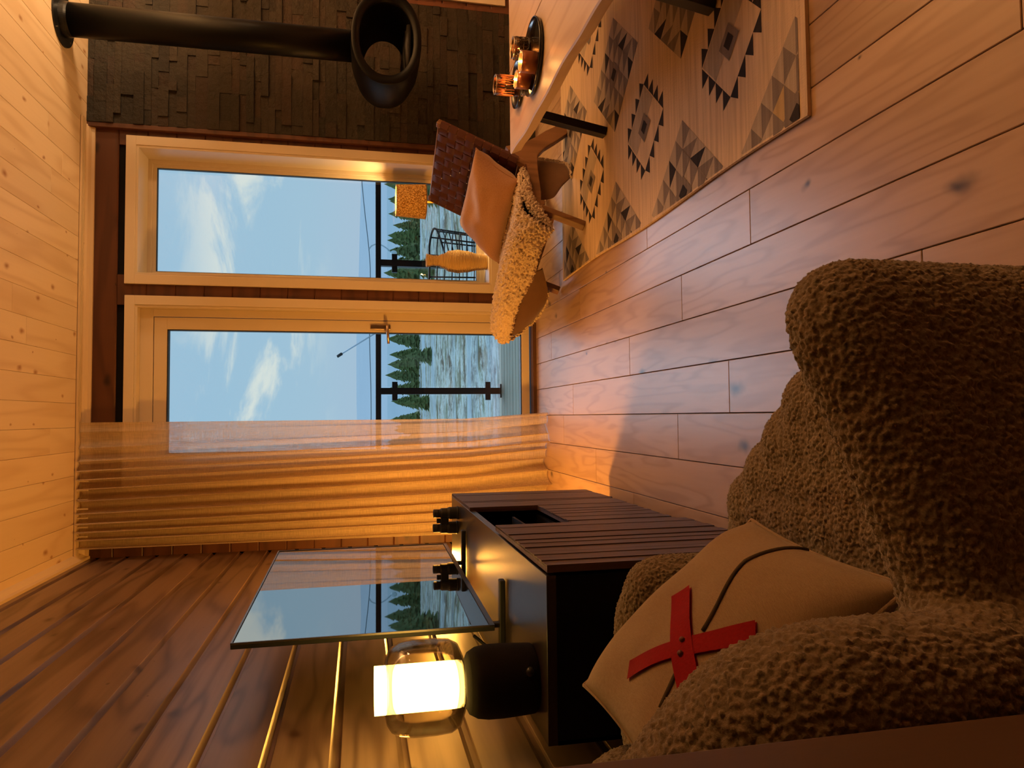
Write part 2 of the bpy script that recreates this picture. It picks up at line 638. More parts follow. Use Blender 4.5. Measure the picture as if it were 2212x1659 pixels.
# ceiling boards
mb = MB()
pw = 0.118
x = XL - 0.05
i = 0
while x < XR:
    ys = [YN + rs.uniform(-2, 0)]
    while ys[-1] < YB:
        ys.append(ys[-1] + rs.uniform(2.2, 3.4))
    for ya, yb in zip(ys[:-1], ys[1:]):
        ya = max(ya, YN)
        yb = min(yb, YB + 0.02)
        if yb > ya + 0.02:
            mb.box((x + 0.0005, ya + 0.0005, ZC), (x + pw - 0.0005, yb - 0.0005, ZC + 0.015))
    x += pw
ce = struct(mb.build('ceiling', M['ceil'], bevel=0.001, seg=1))
struct(MB().box((XL - 0.1, YN, ZC + 0.012), (XR, YB + 0.2, ZC + 0.1)).build('ceiling_base', M['inner'], parent=ce))

# left wall: horizontal boards with a bevelled shadow gap
mb = MB()
pit = 0.1375
z = 1.0359 - pit * 8
while z < ZC:
    za, zb = z, z + pit
    gap = 0.0235
    prof = [(XL - 0.03, za), (XL - 0.011, za), (XL - 0.011, za + gap * 0.48), (XL, za + gap), (XL, zb - 0.001), (XL - 0.001, zb), (XL - 0.03, zb)]
    prof = [(a, max(0.0, b)) for a, b in prof]
    zlow = za
    if zb > 0.01:
        ys = [YN, rs.uniform(-2, 0.4), YB]
        for ya, yb in zip(ys[:-1], ys[1:]):
            mb.prism(prof, None, ya + 0.0006, yb - 0.0006, 0, lambda a, b, d: (a, d, min(b, ZC)))
    z += pit
wl = struct(mb.build('wall_left', M['wall']))
struct(MB().box((XL - 0.12, YN, 0), (XL - 0.020, YB + 0.1, ZC)).build('wall_core', M['inner'], parent=wl))

# back wall boards around the openings
win = (0.748, 1.427, 0.262, 2.131)      # window opening x0,x1,z0,z1
door = (-0.30, 0.592, 0.0, 2.128)
win2 = (2.43, 3.30, 0.215, 2.131)
stone = (1.527, 2.325)
mb = MB()
pit = 0.1405
z = 2.2165 - pit * 16
spans_all = []
while z < ZC:
    za, zb = max(z, 0.0), min(z + pit, ZC)
    if zb > za + 0.005:
        segs = [(XL, XR)]
        for (x0, x1, z0, z1) in (win, door, win2):
            if za < z1 - 0.003 and zb > z0 + 0.003:
                ns = []
                for a, b in segs:
                    if x1 <= a or x0 >= b:
                        ns.append((a, b))
                    else:
                        if x0 > a:
                            ns.append((a, x0))
                        if x1 < b:
                            ns.append((x1, b))
                segs = ns
        for a, b in segs:
            prof = [(YB + 0.02, za), (YB + 0.005, za), (YB, za + 0.006), (YB, zb - 0.004), (YB + 0.003, zb), (YB + 0.02, zb)]
            mb.prism(prof, None, a, b, 0, lambda p, q, d: (d, p, q))
    z += pit
wb = struct(mb.build('wall_back', M['wallx']))
core = MB()
YC = YB + 0.20
for (x0, x1, z0, z1) in ((XL - 0.1, door[0], 0, ZC), (door[0], door[1], door[3], ZC), (door[1], win[0], 0, ZC), (win[0], win[1], 0, win[2]),
                         (win[0], win[1], win[3], ZC), (win[1], win2[0], 0, ZC), (win2[0], win2[1], 0, win2[2]), (win2[0], win2[1], win2[3], ZC), (win2[1], XR, 0, ZC)):
    core.box((x0, YB + 0.015, z0), (x1, YC, z1))
struct(core.build('wall_core', M['inner'], parent=wb))

struct(MB().box((XR, YN, 0), (XR + 0.1, YB + 0.1, ZC)).build('wall_right', M['wall']))
struct(MB().box((XL - 0.1, YN - 0.1, 0), (XR, YN, ZC)).build('wall_rear', M['wallx']))

# corner of a panelled partition right beside the photographer
mb = MB()
PX = -0.171
mb.box((PX - 0.020, 0.20, 0), (PX, 0.35, ZC - 0.001))
mb.box((PX - 0.030, 0.20, 0), (PX - 0.020, 0.346, ZC - 0.001))
mb.box((PX - 0.12, 0.20, 0), (PX - 0.030, 0.35, ZC - 0.001))
struct(mb.build('wall_near', M['post'], bevel=0.003))

# mouldings under the ceiling
mb = MB()
pr = [(0, 0), (0, -0.034), (-0.012, -0.034), (-0.016, -0.020), (-0.028, -0.010), (-0.034, 0)]
mb.prism(pr, None, XL, 1.512, 0, lambda a, b, d: (d, YB + a, ZC + b))
struct(mb.build('trim_1', M['trimwarm']))
mb = MB()
mb.prism(pr, None, YN, YB, 0, lambda a, b, d: (XL - a, d, ZC + b * 1.15))
struct(mb.build('trim_2', M['trimwarm']))

# slate chimney wall panel, stone by stone
mb = MB()
rs = random.Random(11)
z = 0.0
yf = YB - 0.028
while z < ZC - 0.001:
    h = rs.choice((0.034, 0.040, 0.050, 0.060))
    zb = min(z + h, ZC)
    if ZC - zb < 0.02:
        zb = ZC
    x = stone[0]
    while x < stone[1] - 0.001:
        l = rs.choice((0.05, 0.08, 0.11, 0.15, 0.2, 0.28))
        xb = min(x + l, stone[1])
        if stone[1] - xb < 0.03:
            xb = stone[1]
        dp = rs.choice((0.0, 0.002, 0.004, 0.006, 0.011))
        k = len(mb.v)
        y0 = yf - dp
        mb.box((x + 0.0004, y0, z + 0.0004), (xb - 0.0004, YB, zb - 0.0004))
        for q in range(k, k + 8):
            if mb.v[q].y < yf + 0.001:
                mb.v[q].y += rs.uniform(-0.0022, 0.0022)
        if zb - z > 0.045 and rs.random() < 0.25:
            pass
        x = xb
    z = zb
struct(mb.build('wall_chimney', M['slate']))
struct(MB().box((1.503, YB - 0.030, 0), (stone[0], YB, ZC)).box((stone[1], YB - 0.030, 0), (stone[1] + 0.022, YB, ZC)).build('trim_3', M['wallx'], bevel=0.002))


# ------------------------------------------------------------------ windows and door
def frame_ring(mb, x0, x1, z0, z1, wd, ya, yb, bottom=True, wb_=None):
    """rectangular ring of boards between outer (x0..z1) and inner (inset wd)"""
    wb_ = wb_ or wd
    mb.box((x0, ya, z1 - wd), (x1, yb, z1))
    mb.box((x0, ya, z0 + (wb_ if bottom else 0)), (x0 + wd, yb, z1 - wd))
    mb.box((x1 - wd, ya, z0 + (wb_ if bottom else 0)), (x1, yb, z1 - wd))
    if bottom:
        mb.box((x0, ya, z0), (x1, yb, z0 + wb_))


def make_window(name, o, tw=0.048):
    x0, x1, z0, z1 = o
    e = thing(name, None, None, ((x0 + x1) / 2, YB, z0), kind='structure')
    mb = MB()
    frame_ring(mb, x0 - tw, x1 + tw, z0 - tw, z1 + tw, tw, YB - 0.014, YB + 0.001)
    mb.build('window_trim', M['trim'], e, bevel=0.0015)
    mb = MB()
    j = 0.012
    frame_ring(mb, x0, x1, z0, z1, j, YB - 0.008, YB + 0.185)
    mb.build('window_jamb', M['trim'], e, bevel=0.001)
    mb = MB()
    frame_ring(mb, x0 + j, x1 - j, z0 + j, z1 - j, 0.022, YB + 0.165, YB + 0.215)
    frame_ring(mb, x0 + j + 0.022, x1 - j - 0.022, z0 + j + 0.022, z1 - j - 0.022, 0.020, YB + 0.172, YB + 0.205)
    mb.build('window_frame', M['trim'], e, bevel=0.001)
    mb = MB()
    g = j + 0.041
    frame_ring(mb, x0 + g, x1 - g, z0 + g, z1 - g, 0.004, YB + 0.178, YB + 0.200)
    mb.build('window_gasket', M['gasket'], e)
    mb = MB().box((x0 + g, YB + 0.186, z0 + g), (x1 - g, YB + 0.190, z1 - g))
    mb.build('window_glass', M['glass'], e)
    return e


make_window('window_1', win)
make_window('window_2', win2)

dx0, dx1, dz0, dz1 = door
e = thing('door_1', None, None, ((dx0 + dx1) / 2, YB, 0), kind='structure')
mb = MB()
tw = 0.048
mb.box((dx0 - tw, YB - 0.014, dz1), (dx1 + tw, YB, dz1 + tw))
mb.box((dx0 - tw, YB - 0.014, 0.0), (dx0, YB, dz1))
mb.box((dx1, YB - 0.014, 0.0), (dx1 + tw, YB, dz1))
mb.build('door_trim', M['trim'], e, bevel=0.0015)
mb = MB()
mb.box((dx0, YB - 0.008, dz1 - 0.012), (dx1, YB + 0.09, dz1))
mb.box((dx0, YB - 0.008, 0), (dx0 + 0.012, YB + 0.09, dz1 - 0.012))
mb.box((dx1 - 0.012, YB - 0.008, 0), (dx1, YB + 0.09, dz1 - 0.012))
mb.box((dx0 + 0.012, YB + 0.045, dz1 - 0.075), (dx1 - 0.012, YB + 0.13, dz1 - 0.012))
mb.box((dx0 + 0.012, YB + 0.045, 0), (dx0 + 0.052, YB + 0.13, dz1 - 0.075))
mb.box((dx1 - 0.052, YB + 0.045, 0), (dx1 - 0.012, YB + 0.13, dz1 - 0.075))
mb.build('door_frame', M['trim'], e, bevel=0.0015)
lx0, lx1, lz0, lz1 = dx0 + 0.055, dx1 - 0.055, 0.030, dz1 - 0.078
leaf = MB()
fw = 0.063
leaf.box((lx0, YB + 0.052, lz1 - fw), (lx1, YB + 0.11, lz1))
leaf.box((lx0, YB + 0.052, lz0), (lx0 + fw, YB + 0.11, lz1 - fw))
leaf.box((lx1 - fw, YB + 0.052, lz0), (lx1, YB + 0.11, lz1 - fw))
leaf.box((lx0 + fw, YB + 0.052, lz0), (lx1 - fw, YB + 0.11, lz0 + 0.045))
lf = leaf.build('door_leaf', M['trim'], e, bevel=0.0015)
mb = MB()
frame_ring(mb, lx0 + fw, lx1 - fw, lz0 + 0.045, lz1 - fw, 0.005, YB + 0.060, YB + 0.1)
mb.build('door_gasket', M['gasket'], lf)
MB().box((lx0 + fw, YB + 0.075, lz0 + 0.045), (lx1 - fw, YB + 0.079, lz1 - fw)).build('door_glass', M['glass'], lf)
MB().box((dx0 + 0.012, YB + 0.0, 0), (dx1 - 0.012, YB + 0.16, 0.020)).build('door_threshold', plain('dark_threshold', srgb(90, 62, 44), 0.5), e)
hx, hz = 0.503, 0.846
hb = MB().box((hx - 0.014, YB + 0.0455, 0.826), (hx + 0.014, YB + 0.0525, 0.938))
hp = hb.build('door_handle', M['chrome'], lf, bevel=0.003)
MB().tube([(hx, YB + 0.046, 0.902), (hx, YB + 0.041, 0.902)], 0.009, 20).build('thumb_turn', M['chrome'], hp)
mb = MB()
mb.tube([(hx, YB + 0.046, hz), (hx, YB + 0.005, hz), (hx - 0.005, YB - 0.004, hz), (hx - 0.02, YB - 0.008, hz - 0.001), (hx - 0.098, YB - 0.008, hz - 0.006)], [0.009, 0.008, 0.008, 0.008, 0.007], 12)
mb.build('handle_lever', M['chrome'], hp, smooth=True)

# curtain track on the ceiling
mb = MB()
for dy in (0.0, 0.016, 0.032):
    mb.box((XL + 0.02, YB - 0.115 + dy, ZC - 0.012), (1.525, YB - 0.115 + dy + 0.010, ZC - 0.0005))
mb.box((XL + 0.02, YB - 0.115, ZC - 0.004), (1.525, YB - 0.073, ZC - 0.0003))
tag(mb.build('curtain_track', M['trimwarm'], bevel=0.001), 'long white curtain track fixed to the ceiling above the window and terrace door', 'curtain track')

# sheer curtain
rs = random.Random(5)
ph = [rs.uniform(0, 6.28) for _ in range(8)]


def curt(s, tz):
    z = 2.343 * (1 - tz) + 0.004 * tz
    low = tz
    p = 1.0 + 0.40 * low
    g = s ** p
    edge = 0.03 * max(0, tz - 0.82) / 0.18
    x = -0.012 + edge - 0.635 * g
    n_f = 12.0
    phase = 2 * pi * n_f * (s ** 1.15) + 1.3 * sin(2 * pi * 2.2 * s + 0.7) + 0.5 * sin(3 * tz + ph[0])
    amp = (0.028 + 0.013 * sin(5 * s + ph[1])) * (0.15 + 0.85 * min(1, s * 3.2)) * (1 - 0.35 * low)
    amp2 = 0.014 * low * sin(2 * pi * 5.3 * s + 2.2 * tz + ph[2]) + 0.009 * sin(2 * pi * 2.3 * s + ph[3] + 1.5 * tz)
    y = 3.925 + amp * sin(phase) + amp2
    x += 0.012 * cos(phase) * min(1, s * 6)
    # the hem trails forward on the floor
    f = max(0.0, (tz - 0.80) / 0.20)
    y -= 0.17 * f ** 1.6 * (0.75 + 0.25 * sin(2 * pi * 3.1 * s + 1.0))
    y -= 0.02 * f * sin(2 * pi * 9 * s)
    x = max(x, XL + 0.02)
    y = min(y, YB - 0.03)
    return (x, y, z)


mb = MB().grid(curt, 420, 70)
cu = mb.build('sheer_curtain', M['sheer'], smooth=True)
tag(cu, 'floor-length sheer beige curtain gathered at the left of the terrace door', 'curtain')
mb = MB()
for i in range(7):
    xx = -0.30 - i * 0.045
    MB().box((xx - 0.003, 3.918, 2.300), (xx + 0.003, 3.924, 2.352)).build('curtain_hook', M['trim'], cu)

# ------------------------------------------------------------------ window sill things
sz = win[2] + 0.012
lx, ly = 1.232, 4.103
lamp = thing('table_lamp', 'small lit table lamp with woven straw drum shade on the window sill', 'lamp', (lx, ly, sz))
MB().lathe([(0, 0), (0.055, 0), (0.056, 0.008), (0.012, 0.016), (0, 0.016)], (lx, ly, sz)).build('base', M['brass'], lamp, smooth=True)
MB().tube([(lx, ly, sz + 0.01), (lx, ly, 0.70)], 0.0055, 12).build('stem', M['brass'], lamp, smooth=True)
mb = MB()
mb.lathe([(0.098, 0.626), (0.088, 0.792), (0.0865, 0.792), (0.0965, 0.626), (0.098, 0.626)], (lx, ly, 0), 56, caps=False)
mb.build('lamp_shade', M['shade'], lamp, smooth=False)
mb = MB()
mb.lathe([(0.0885, 0.790), (0.089, 0.794), (0.086, 0.794), (0.086, 0.790)], (lx, ly, 0), 48, caps=False)
mb.build('shade_rim', M['oak'], lamp)
mb = MB().lathe([(0.0985, 0.624), (0.099, 0.629), (0.096, 0.629), (0.096, 0.624)], (lx, ly, 0), 48, caps=False)
mb.build('shade_rim', M['oak'], lamp)
MB().lathe([(0, 0.675), (0.018, 0.68), (0.026, 0.70), (0.022, 0.725), (0.01, 0.745), (0, 0.75)], (lx, ly, 0), 20).build('bulb', emis('bulb_glow', (1, 0.62, 0.22, 1), 520), lamp, smooth=True)

vx, vy = 0.893, 4.10
prof = [(0, 0), (0.040, 0.0)]
ctrl = [(0.0, 0.040), (0.05, 0.046), (0.12, 0.060), (0.17, 0.065), (0.215, 0.059), (0.255, 0.040), (0.283, 0.029), (0.31, 0.029), (0.335, 0.034), (0.35, 0.037)]


def interp(ctrl, q):
    for (a, ra), (b, rb) in zip(ctrl[:-1], ctrl[1:]):
        if a <= q <= b:
            f = (q - a) / (b - a)
            f = f * f * (3 - 2 * f)
            return ra + (rb - ra) * f
    return ctrl[-1][1]


nr = 40
for i in range(nr * 4 + 1):
    q = 0.35 * i / (nr * 4)
    prof.append((interp(ctrl, q) + 0.0046 * (abs(sin(pi * i / 4)) ** 0.7) - 0.002, q))
prof += [(0.033, 0.35), (0.026, 0.30), (0.0, 0.29)]
mb = MB().lathe(prof, (vx, vy, sz), 40)
tag(mb.build('ribbed_vase', plain('ribbed_straw_vase', srgb(214, 180, 116), 0.55, var=0.12), smooth=True), 'tall ribbed straw-coloured vase standing on the window sill', 'vase')

# ------------------------------------------------------------------ suspended fireplace
sxc, szc = 1.836, 0.868
yf0, yf1 = 3.46, 3.84
st = thing('hanging_fireplace', 'black oval see-through fireplace hanging from its flue before the slate wall', 'fireplace', (sxc + 0.045, 3.67, szc))


def oval(a, b, y, n=72, p=2.15):
    out_ = []
    for i in range(n):
        th = 2 * pi * i / n
        c_, s_ = cos(th), sin(th)
        out_.append(Vector((sxc + a * abs(c_) ** (2 / p) * (1 if c_ > 0 else -1), y, szc + b * abs(s_) ** (2 / p) * (1 if s_ > 0 else -1))))
    return out_


def loft(mb, rings, mi=0):
    n = len(rings[0])
    k = len(mb.v)
    for r in rings:
        mb.v += r
    for i in range(len(rings) - 1):
        for j in range(n):
            mb.f.append((k + i * n + j, k + i * n + (j + 1) % n, k + (i + 1) * n + (j + 1) % n, k + (i + 1) * n + j))
            mb.m.append(mi)


A0, B0 = 0.232, 0.168
mb = MB()
loft(mb, [oval(A0 - 0.004, B0 - 0.003, yf0 + 0.012), oval(A0 + 0.001, B0 + 0.001, yf0 + 0.03), oval(A0 + 0.004, B0 + 0.003, yf0 + 0.12), oval(A0 + 0.002, B0 + 0.002, yf0 + 0.22),
          oval(A0 - 0.016, B0 - 0.014, yf0 + 0.32), oval(A0 - 0.045, B0 - 0.04, yf1), oval(A0 - 0.052, B0 - 0.046, yf1), oval(A0 - 0.06, B0 - 0.054, yf1 - 0.01)])
mb.build('shell', M['matte'], st, smooth=True)
mb = MB()
loft(mb, [oval(A0 - 0.002, B0 - 0.002, yf0 + 0.014), oval(A0, B0, yf0 + 0.004), oval(A0 - 0.006, B0 - 0.005, yf0), oval(A0 - 0.046, B0 - 0.036, yf0 + 0.004), oval(A0 - 0.050, B0 - 0.040, yf0 + 0.02)])
mb.build('front_ring', M['matte'], st, smooth=True)
mb = MB()
loft(mb, [oval(A0 - 0.049, B0 - 0.039, yf0 + 0.02), oval(A0 - 0.03, B0 - 0.026, yf0 + 0.06), oval(A0 - 0.03, B0 - 0.026, yf0 + 0.25), oval(A0 - 0.062, B0 - 0.056, yf1 - 0.01)])
mb.build('firebox', M['inner'], st, smooth=True)
mb = MB()
rs = random.Random(4)
for i in range(5):
    yy = yf0 + 0.08 + 0.055 * i
    zz_ = szc - B0 + 0.052 + rs.uniform(0, 0.012)
    mb.tube([(sxc - 0.12 + rs.uniform(-.02, .02), yy, zz_), (sxc, yy + rs.uniform(-.01, .01), zz_ + 0.006), (sxc + 0.11, yy, zz_ + rs.uniform(-.003, .008))], [0.016, 0.019, 0.015], 9)
mb.build('charred_logs', plain('charred_wood', (0.012, 0.010, 0.009, 1), 0.6, nscale=80, nstr=1.0), st, smooth=True)
px_, py_ = sxc + 0.045, 3.67
mb = MB().tube([(px_, py_, szc + B0 - 0.02), (px_, py_, 1.6), (px_, py_, ZC - 0.002)], 0.0755, 48)
pp = mb.build('flue_pipe', M['matte'], st, smooth=False)
for p in pp.data.polygons:
    p.use_smooth = len(p.vertices) == 4
MB().lathe([(0.0755, ZC - 0.04), (0.079, ZC - 0.03), (0.082, ZC - 0.008), (0.125, ZC - 0.0075), (0.126, ZC - 0.0005), (0.0755, ZC - 0.0005)], (px_, py_, 0), 56).build('ceiling_collar', M['black'], st, smooth=False)
mb = MB()
for i in range(4):
    th = pi / 4 + i * pi / 2
    MB().lathe([(0, -0.004), (0.004, -0.003), (0.004, 0)], (px_ + 0.108 * cos(th), py_ + 0.108 * sin(th), ZC - 0.0075), 10).build('collar_screw', M['chrome'], st)

# ------------------------------------------------------------------ coffee table
tx0, tx1, ty0, ty1, tz = 1.056, 1.93, 1.60, 2.815, 0.40
tb = thing('coffee_table', 'coffee table with pale limed wood top and black angled legs', 'table', ((tx0 + tx1) / 2, (ty0 + ty1) / 2, 0))


def live(y, side):
    return 0.006 * sin(7 * y + side) + 0.003 * sin(19 * y + 2 * side)


def plank(xa, xb, wavea):
    mbp = MB()
    n = 40
    th = 0.045
    k = 0
    ring = []
    for i in range(n + 1):
        y = ty0 + (ty1 - ty0) * i / n
        x0_ = xa + (live(y, 0) if wavea else 0)
        x1_ = xb
        if wavea:
            prof_ = [(x0_ + 0.004, tz), (x0_ - 0.001, tz - 0.004), (x0_ + 0.014 + 0.003 * sin(23 * y), tz - th + 0.003), (x0_ + 0.018, tz - th), (x1_, tz - th), (x1_, tz)]
        else:
            xr_ = x1_ - live(y, 2)
            prof_ = [(x0_, tz), (x0_, tz - th), (xr_ - 0.018, tz - th), (xr_ - 0.014, tz - th + 0.003), (xr_ + 0.001, tz - 0.004), (xr_ - 0.004, tz)]
        ring.append([Vector((a, y, b)) for a, b in prof_])
    mbp.v = [p for r in ring for p in r]
    m_ = 6
    for i in range(n):
        for j in range(m_):
            mbp.f.append((i * m_ + j, i * m_ + (j + 1) % m_, (i + 1) * m_ + (j + 1) % m_, (i + 1) * m_ + j))
            mbp.m.append(0)
    mbp.f.append(tuple(range(m_)))
    mbp.m.append(0)
    mbp.f.append(tuple(n * m_ + j for j in range(m_)))
    mbp.m.append(0)
    return mbp


plank(tx0, 1.3905, True).build('top_plank', M['table'], tb)
plank(1.3960, tx1, False).build('top_plank', M['table'], tb)
for lx_, ly_, ox in ((1.155, 2.765, 0.062), (1.16, 1.845, 0.062), (1.735, 2.765, -0.062), (1.735, 1.845, -0.062)):
    mb = MB()
    mb.beam((lx_, ly_, 0.012), (lx_ + ox, ly_ - 0.0, tz - 0.046), 0.042, 0.034, (1, 0, 0))
    mb.build('leg', M['black'], tb, bevel=0.002)
for ly_ in (2.765, 1.845):
    MB().box((1.19, ly_ - 0.02, tz - 0.052), (1.70, ly_ + 0.02, tz - 0.0455)).build('leg_bracket', M['black'], tb)

# trays with candle glasses
def tray(cx_, cy_, r, label):
    mb = MB().lathe([(0, 0.001), (r - 0.006, 0.001), (r, 0.006), (r + 0.001, 0.016), (r - 0.003, 0.017), (r - 0.007, 0.008), (r - 0.013, 0.0065), (0, 0.0065)], (cx_, cy_, tz), 64)
    return tag(mb.build('round_tray', M['tray'], smooth=True), label, 'tray')


M['tray'] = plain('black_lacquer', (0.008, 0.006, 0.005, 1), 0.16)
tray(1.245, 2.385, 0.128, 'large round black tray nearest the camera on the coffee table')
tray(1.262, 2.625, 0.090, 'smaller round black tray nearer the far end of the coffee table')
M['smoked'] = glassy('bronze_glass', (0.90, 0.66, 0.46, 1), 0.08, 1.5, 1.6)
m, t, out = newmat('bronze_foil_glass')
fr = t.n('Fresnel', {'IOR': 1.6}).outputs[0]
tr = t.n('BsdfTransparent', {'Color': (0.55, 0.25, 0.10, 1)})
df = t.n('BsdfPrincipled', {'Base Color': srgb(170, 110, 74), 'Roughness': 0.3, 'Metallic': 0.25})
mx = t.n('MixShader', {0: 0.25, 1: df.outputs[0], 2: tr.outputs[0]})
t.nt.links.new(mx.outputs[0], out.inputs[0])
M['foil'] = m
M['wax'] = plain('cream_wax', srgb(240, 220, 190), 0.6)
M['flame'] = emis('flame', (1.0, 0.55, 0.16, 1), 30)


def candle(cx_, cy_, z0, r, h, mat, name, label, fz=0.022, pattern=None, power=0.35):
    e = thing(name, label, 'candle holder', (cx_, cy_, z0))
    MB().lathe([(0, 0.0), (r - 0.003, 0.0), (r, 0.004), (r, h), (r - 0.002, h + 0.001), (r - 0.003, h), (r - 0.003, 0.006), (0, 0.005)], (cx_, cy_, z0), 40).build('glass_cup', mat, e, smooth=True)
    MB().lathe([(r + 0.0006, h - 0.001), (r + 0.0006, h + 0.0015), (r - 0.003, h + 0.0015), (r - 0.003, h - 0.001)], (cx_, cy_, z0), 40, caps=False).build('rim', M['chrome'], e, smooth=True)
    MB().lathe([(0, 0.006), (0.018, 0.006), (0.018, fz - 0.004), (0, fz - 0.005)], (cx_, cy_, z0), 24).build('tealight', M['wax'], e, smooth=False)
    MB().lathe([(0, fz - 0.003), (0.0035, fz + 0.002), (0.0042, fz + 0.007), (0.002, fz + 0.015), (0, fz + 0.02)], (cx_, cy_, z0), 12).build('flame', M['flame'], e, smooth=True)
    add_light('candle_flame', 'POINT', (cx_, cy_, z0 + fz + 0.03), power, (1.0, 0.45, 0.12), 0.006)
    if pattern == 'cubes':
        mb = MB()
        rr = r + 0.0008
        cols, rows = 12, 3
        hh = (h - 0.016) / rows

        def P_(a, zz_):
            th = 2 * pi * a / cols
            return (cx_ + rr * cos(th), cy_ + rr * sin(th), z0 + 0.008 + zz_)
        for i in range(cols):
            for j in range(rows):
                o_ = 0.5 * (j % 2)
                c_ = P_(i + o_, (j + 0.5) * hh)
                for a2, z2 in ((0, 1.0), (0.5, 0.25), (-0.5, 0.25)):
                    q_ = P_(i + o_ + a2, (j + (z2 if a2 == 0 else 0.0)) * hh)
                    mb.tube([c_, q_], 0.0008, 4)
                mb.tube([P_(i + o_ - 0.5, (j) * hh), P_(i + o_ - 0.5, (j + 1.0) * hh)], 0.0008, 4)
        for zz_ in (0.0, h - 0.016):
            mb.tube([P_(a * 0.5, zz_) for a in range(2 * cols + 1)], 0.0012, 5)
        mb.build('cube_pattern', M['blackplastic'], e)
    if pattern == 'forest':
        mb = MB()
        rr = r + 0.0007
        rs2 = random.Random(2)
        for i in range(16):
            th = 2 * pi * (i + rs2.uniform(-.3, .3)) / 16
            w_ = rs2.uniform(0.0008, 0.0018)
            mb.tube([(cx_ + rr * cos(th), cy_ + rr * sin(th), z0 + 0.02), (cx_ + rr * cos(th), cy_ + rr * sin(th), z0 + h - rs2.uniform(0.004, 0.02))], w_, 4)
        mb.build('tree_pattern', plain('gold_print', srgb(214, 150, 104), 0.5), e)
    return e


zt_ = tz + 0.0065
candle(1.205, 2.345, zt_, 0.036, 0.055, M['foil'], 'candle_holder', 'short bronze tealight glass nearest the table edge on the large tray', 0.045)
candle(1.305, 2.45, zt_, 0.038, 0.060, M['smoked'], 'candle_holder', 'tealight glass with black cube-pattern lattice at the back of the large tray', 0.022, 'cubes')
candle(1.185, 2.435, zt_, 0.031, 0.052, M['foil'], 'candle_holder', 'short bronze tealight glass in the middle, left half of the large tray', 0.042)
candle(1.252, 2.628, zt_, 0.036, 0.090, M['smoked'], 'candle_holder', 'tall copper glass with printed tree trunks and glowing candle on the smaller tray', 0.022, 'forest', 1.0)
tag(MB().lathe([(0, 0), (0.02, 0), (0.026, 0.02), (0.024, 0.021), (0.018, 0.003), (0, 0.003)], (1.172, 2.478, zt_ + 0.001), 24).build('tealight_cup', M['clear'], smooth=True), 'tiny clear glass tealight cup beside the middle bronze glass on the large tray', 'candle holder')

# ------------------------------------------------------------------ rug
rx0, rx1, ry0, ry1 = 0.672, 2.32, 1.425, 3.42
RZ = 0.010
mb = MB()
rug_mats = []


def rugmat(name, c, var=0.25):
    m, t, out = newmat(name)
    co = t.n('TexCoord').outputs['Object']
    n1 = t.noise(t.vmul(co, (2.5, 60, 1)), 1.0, 4, 0.6)
    n2 = t.noise(t.vmul(co, (260, 90, 1)), 1.0, 2, 0.5)
    d_ = tuple(x_ * (1 - var) for x_ in c[:3]) + (1,)
    l_ = tuple(min(1, x_ * (1 + var * 0.6)) for x_ in c[:3]) + (1,)
    bsdf(t, out, t.mix(t.n('MapRange', {'Value': n1, 'From Min': 0.3, 'From Max': 0.7}).outputs[0], d_, l_), 0.95, 0, bump(t, n2, 0.5, 0.002), 0.1)
    return m


rug_mats = [rugmat('rug_sand', srgb(204, 178, 148)), rugmat('rug_charcoal', srgb(52, 46, 46)), rugmat('rug_grey', srgb(122, 110, 102)), rugmat('rug_light', srgb(168, 152, 134)), rugmat('rug_ochre', srgb(176, 150, 108))]


def wobble(x, y):
    return 0.003 * sin(9 * y + 3 * x) * (1 if x < rx0 + 0.1 else 0)


nxr, nyr = 40, 60
mb.grid(lambda u, v: (rx0 + (rx1 - rx0) * u + 0.006 * sin(5 * v * 2) * (1 - u), ry0 + (ry1 - ry0) * v, RZ), nxr, nyr, 0)
# edge skirt
sk = []
for a_, b_ in (((rx0, ry0), (rx1, ry0)), ((rx1, ry0), (rx1, ry1)), ((rx1, ry1), (rx0, ry1))):
    mb.quad([(a_[0], a_[1], RZ), (b_[0], b_[1], RZ), (b_[0], b_[1], 0.0005), (a_[0], a_[1], 0.0005)], 0)
for i in range(40):
    v0, v1 = i / 40, (i + 1) / 40
    pts = []
    for v_ in (v0, v1):
        pts.append((rx0 + 0.006 * sin(10 * v_), ry0 + (ry1 - ry0) * v_))
    mb.quad([(pts[0][0], pts[0][1], RZ), (pts[1][0], pts[1][1], RZ), (pts[1][0], pts[1][1], 0.0005), (pts[0][0], pts[0][1], 0.0005)], 0)
mb.tube([(rx0 + 0.006 * sin(10 * i / 60) + 0.002, ry0 + (ry1 - ry0) * i / 60, 0.006) for i in range(61)], 0.0055, 6, 0)


def clip_poly(poly):
    def clip(poly, f):
        out_ = []
        for i in range(len(poly)):
            a, b = poly[i], poly[(i + 1) % len(poly)]
            fa, fb = f(a), f(b)
            if fa >= 0:
                out_.append(a)
            if (fa >= 0) != (fb >= 0):
                t_ = fa / (fa - fb)
                out_.append((a[0] + (b[0] - a[0]) * t_, a[1] + (b[1] - a[1]) * t_))
        return out_
    e_ = 0.004
    for f in (lambda p: p[0] - (rx0 + e_), lambda p: (rx1 - 0.03) - p[0], lambda p: p[1] - (ry0 + 0.028), lambda p: (ry1 - 0.028) - p[1]):
        poly = clip(poly, f)
        if len(poly) < 3:
            return []
    return poly


lay = [0]


def rp(poly, mi, z=1):
    poly = clip_poly(poly)
    if len(poly) >= 3:
        mb.quad([(a, b, RZ + 0.0006 * z) for a, b in poly], mi)


def diamond(cx_, cy_, a, b):
    return [(cx_ + a, cy_), (cx_, cy_ + b), (cx_ - a, cy_), (cx_, cy_ - b)]


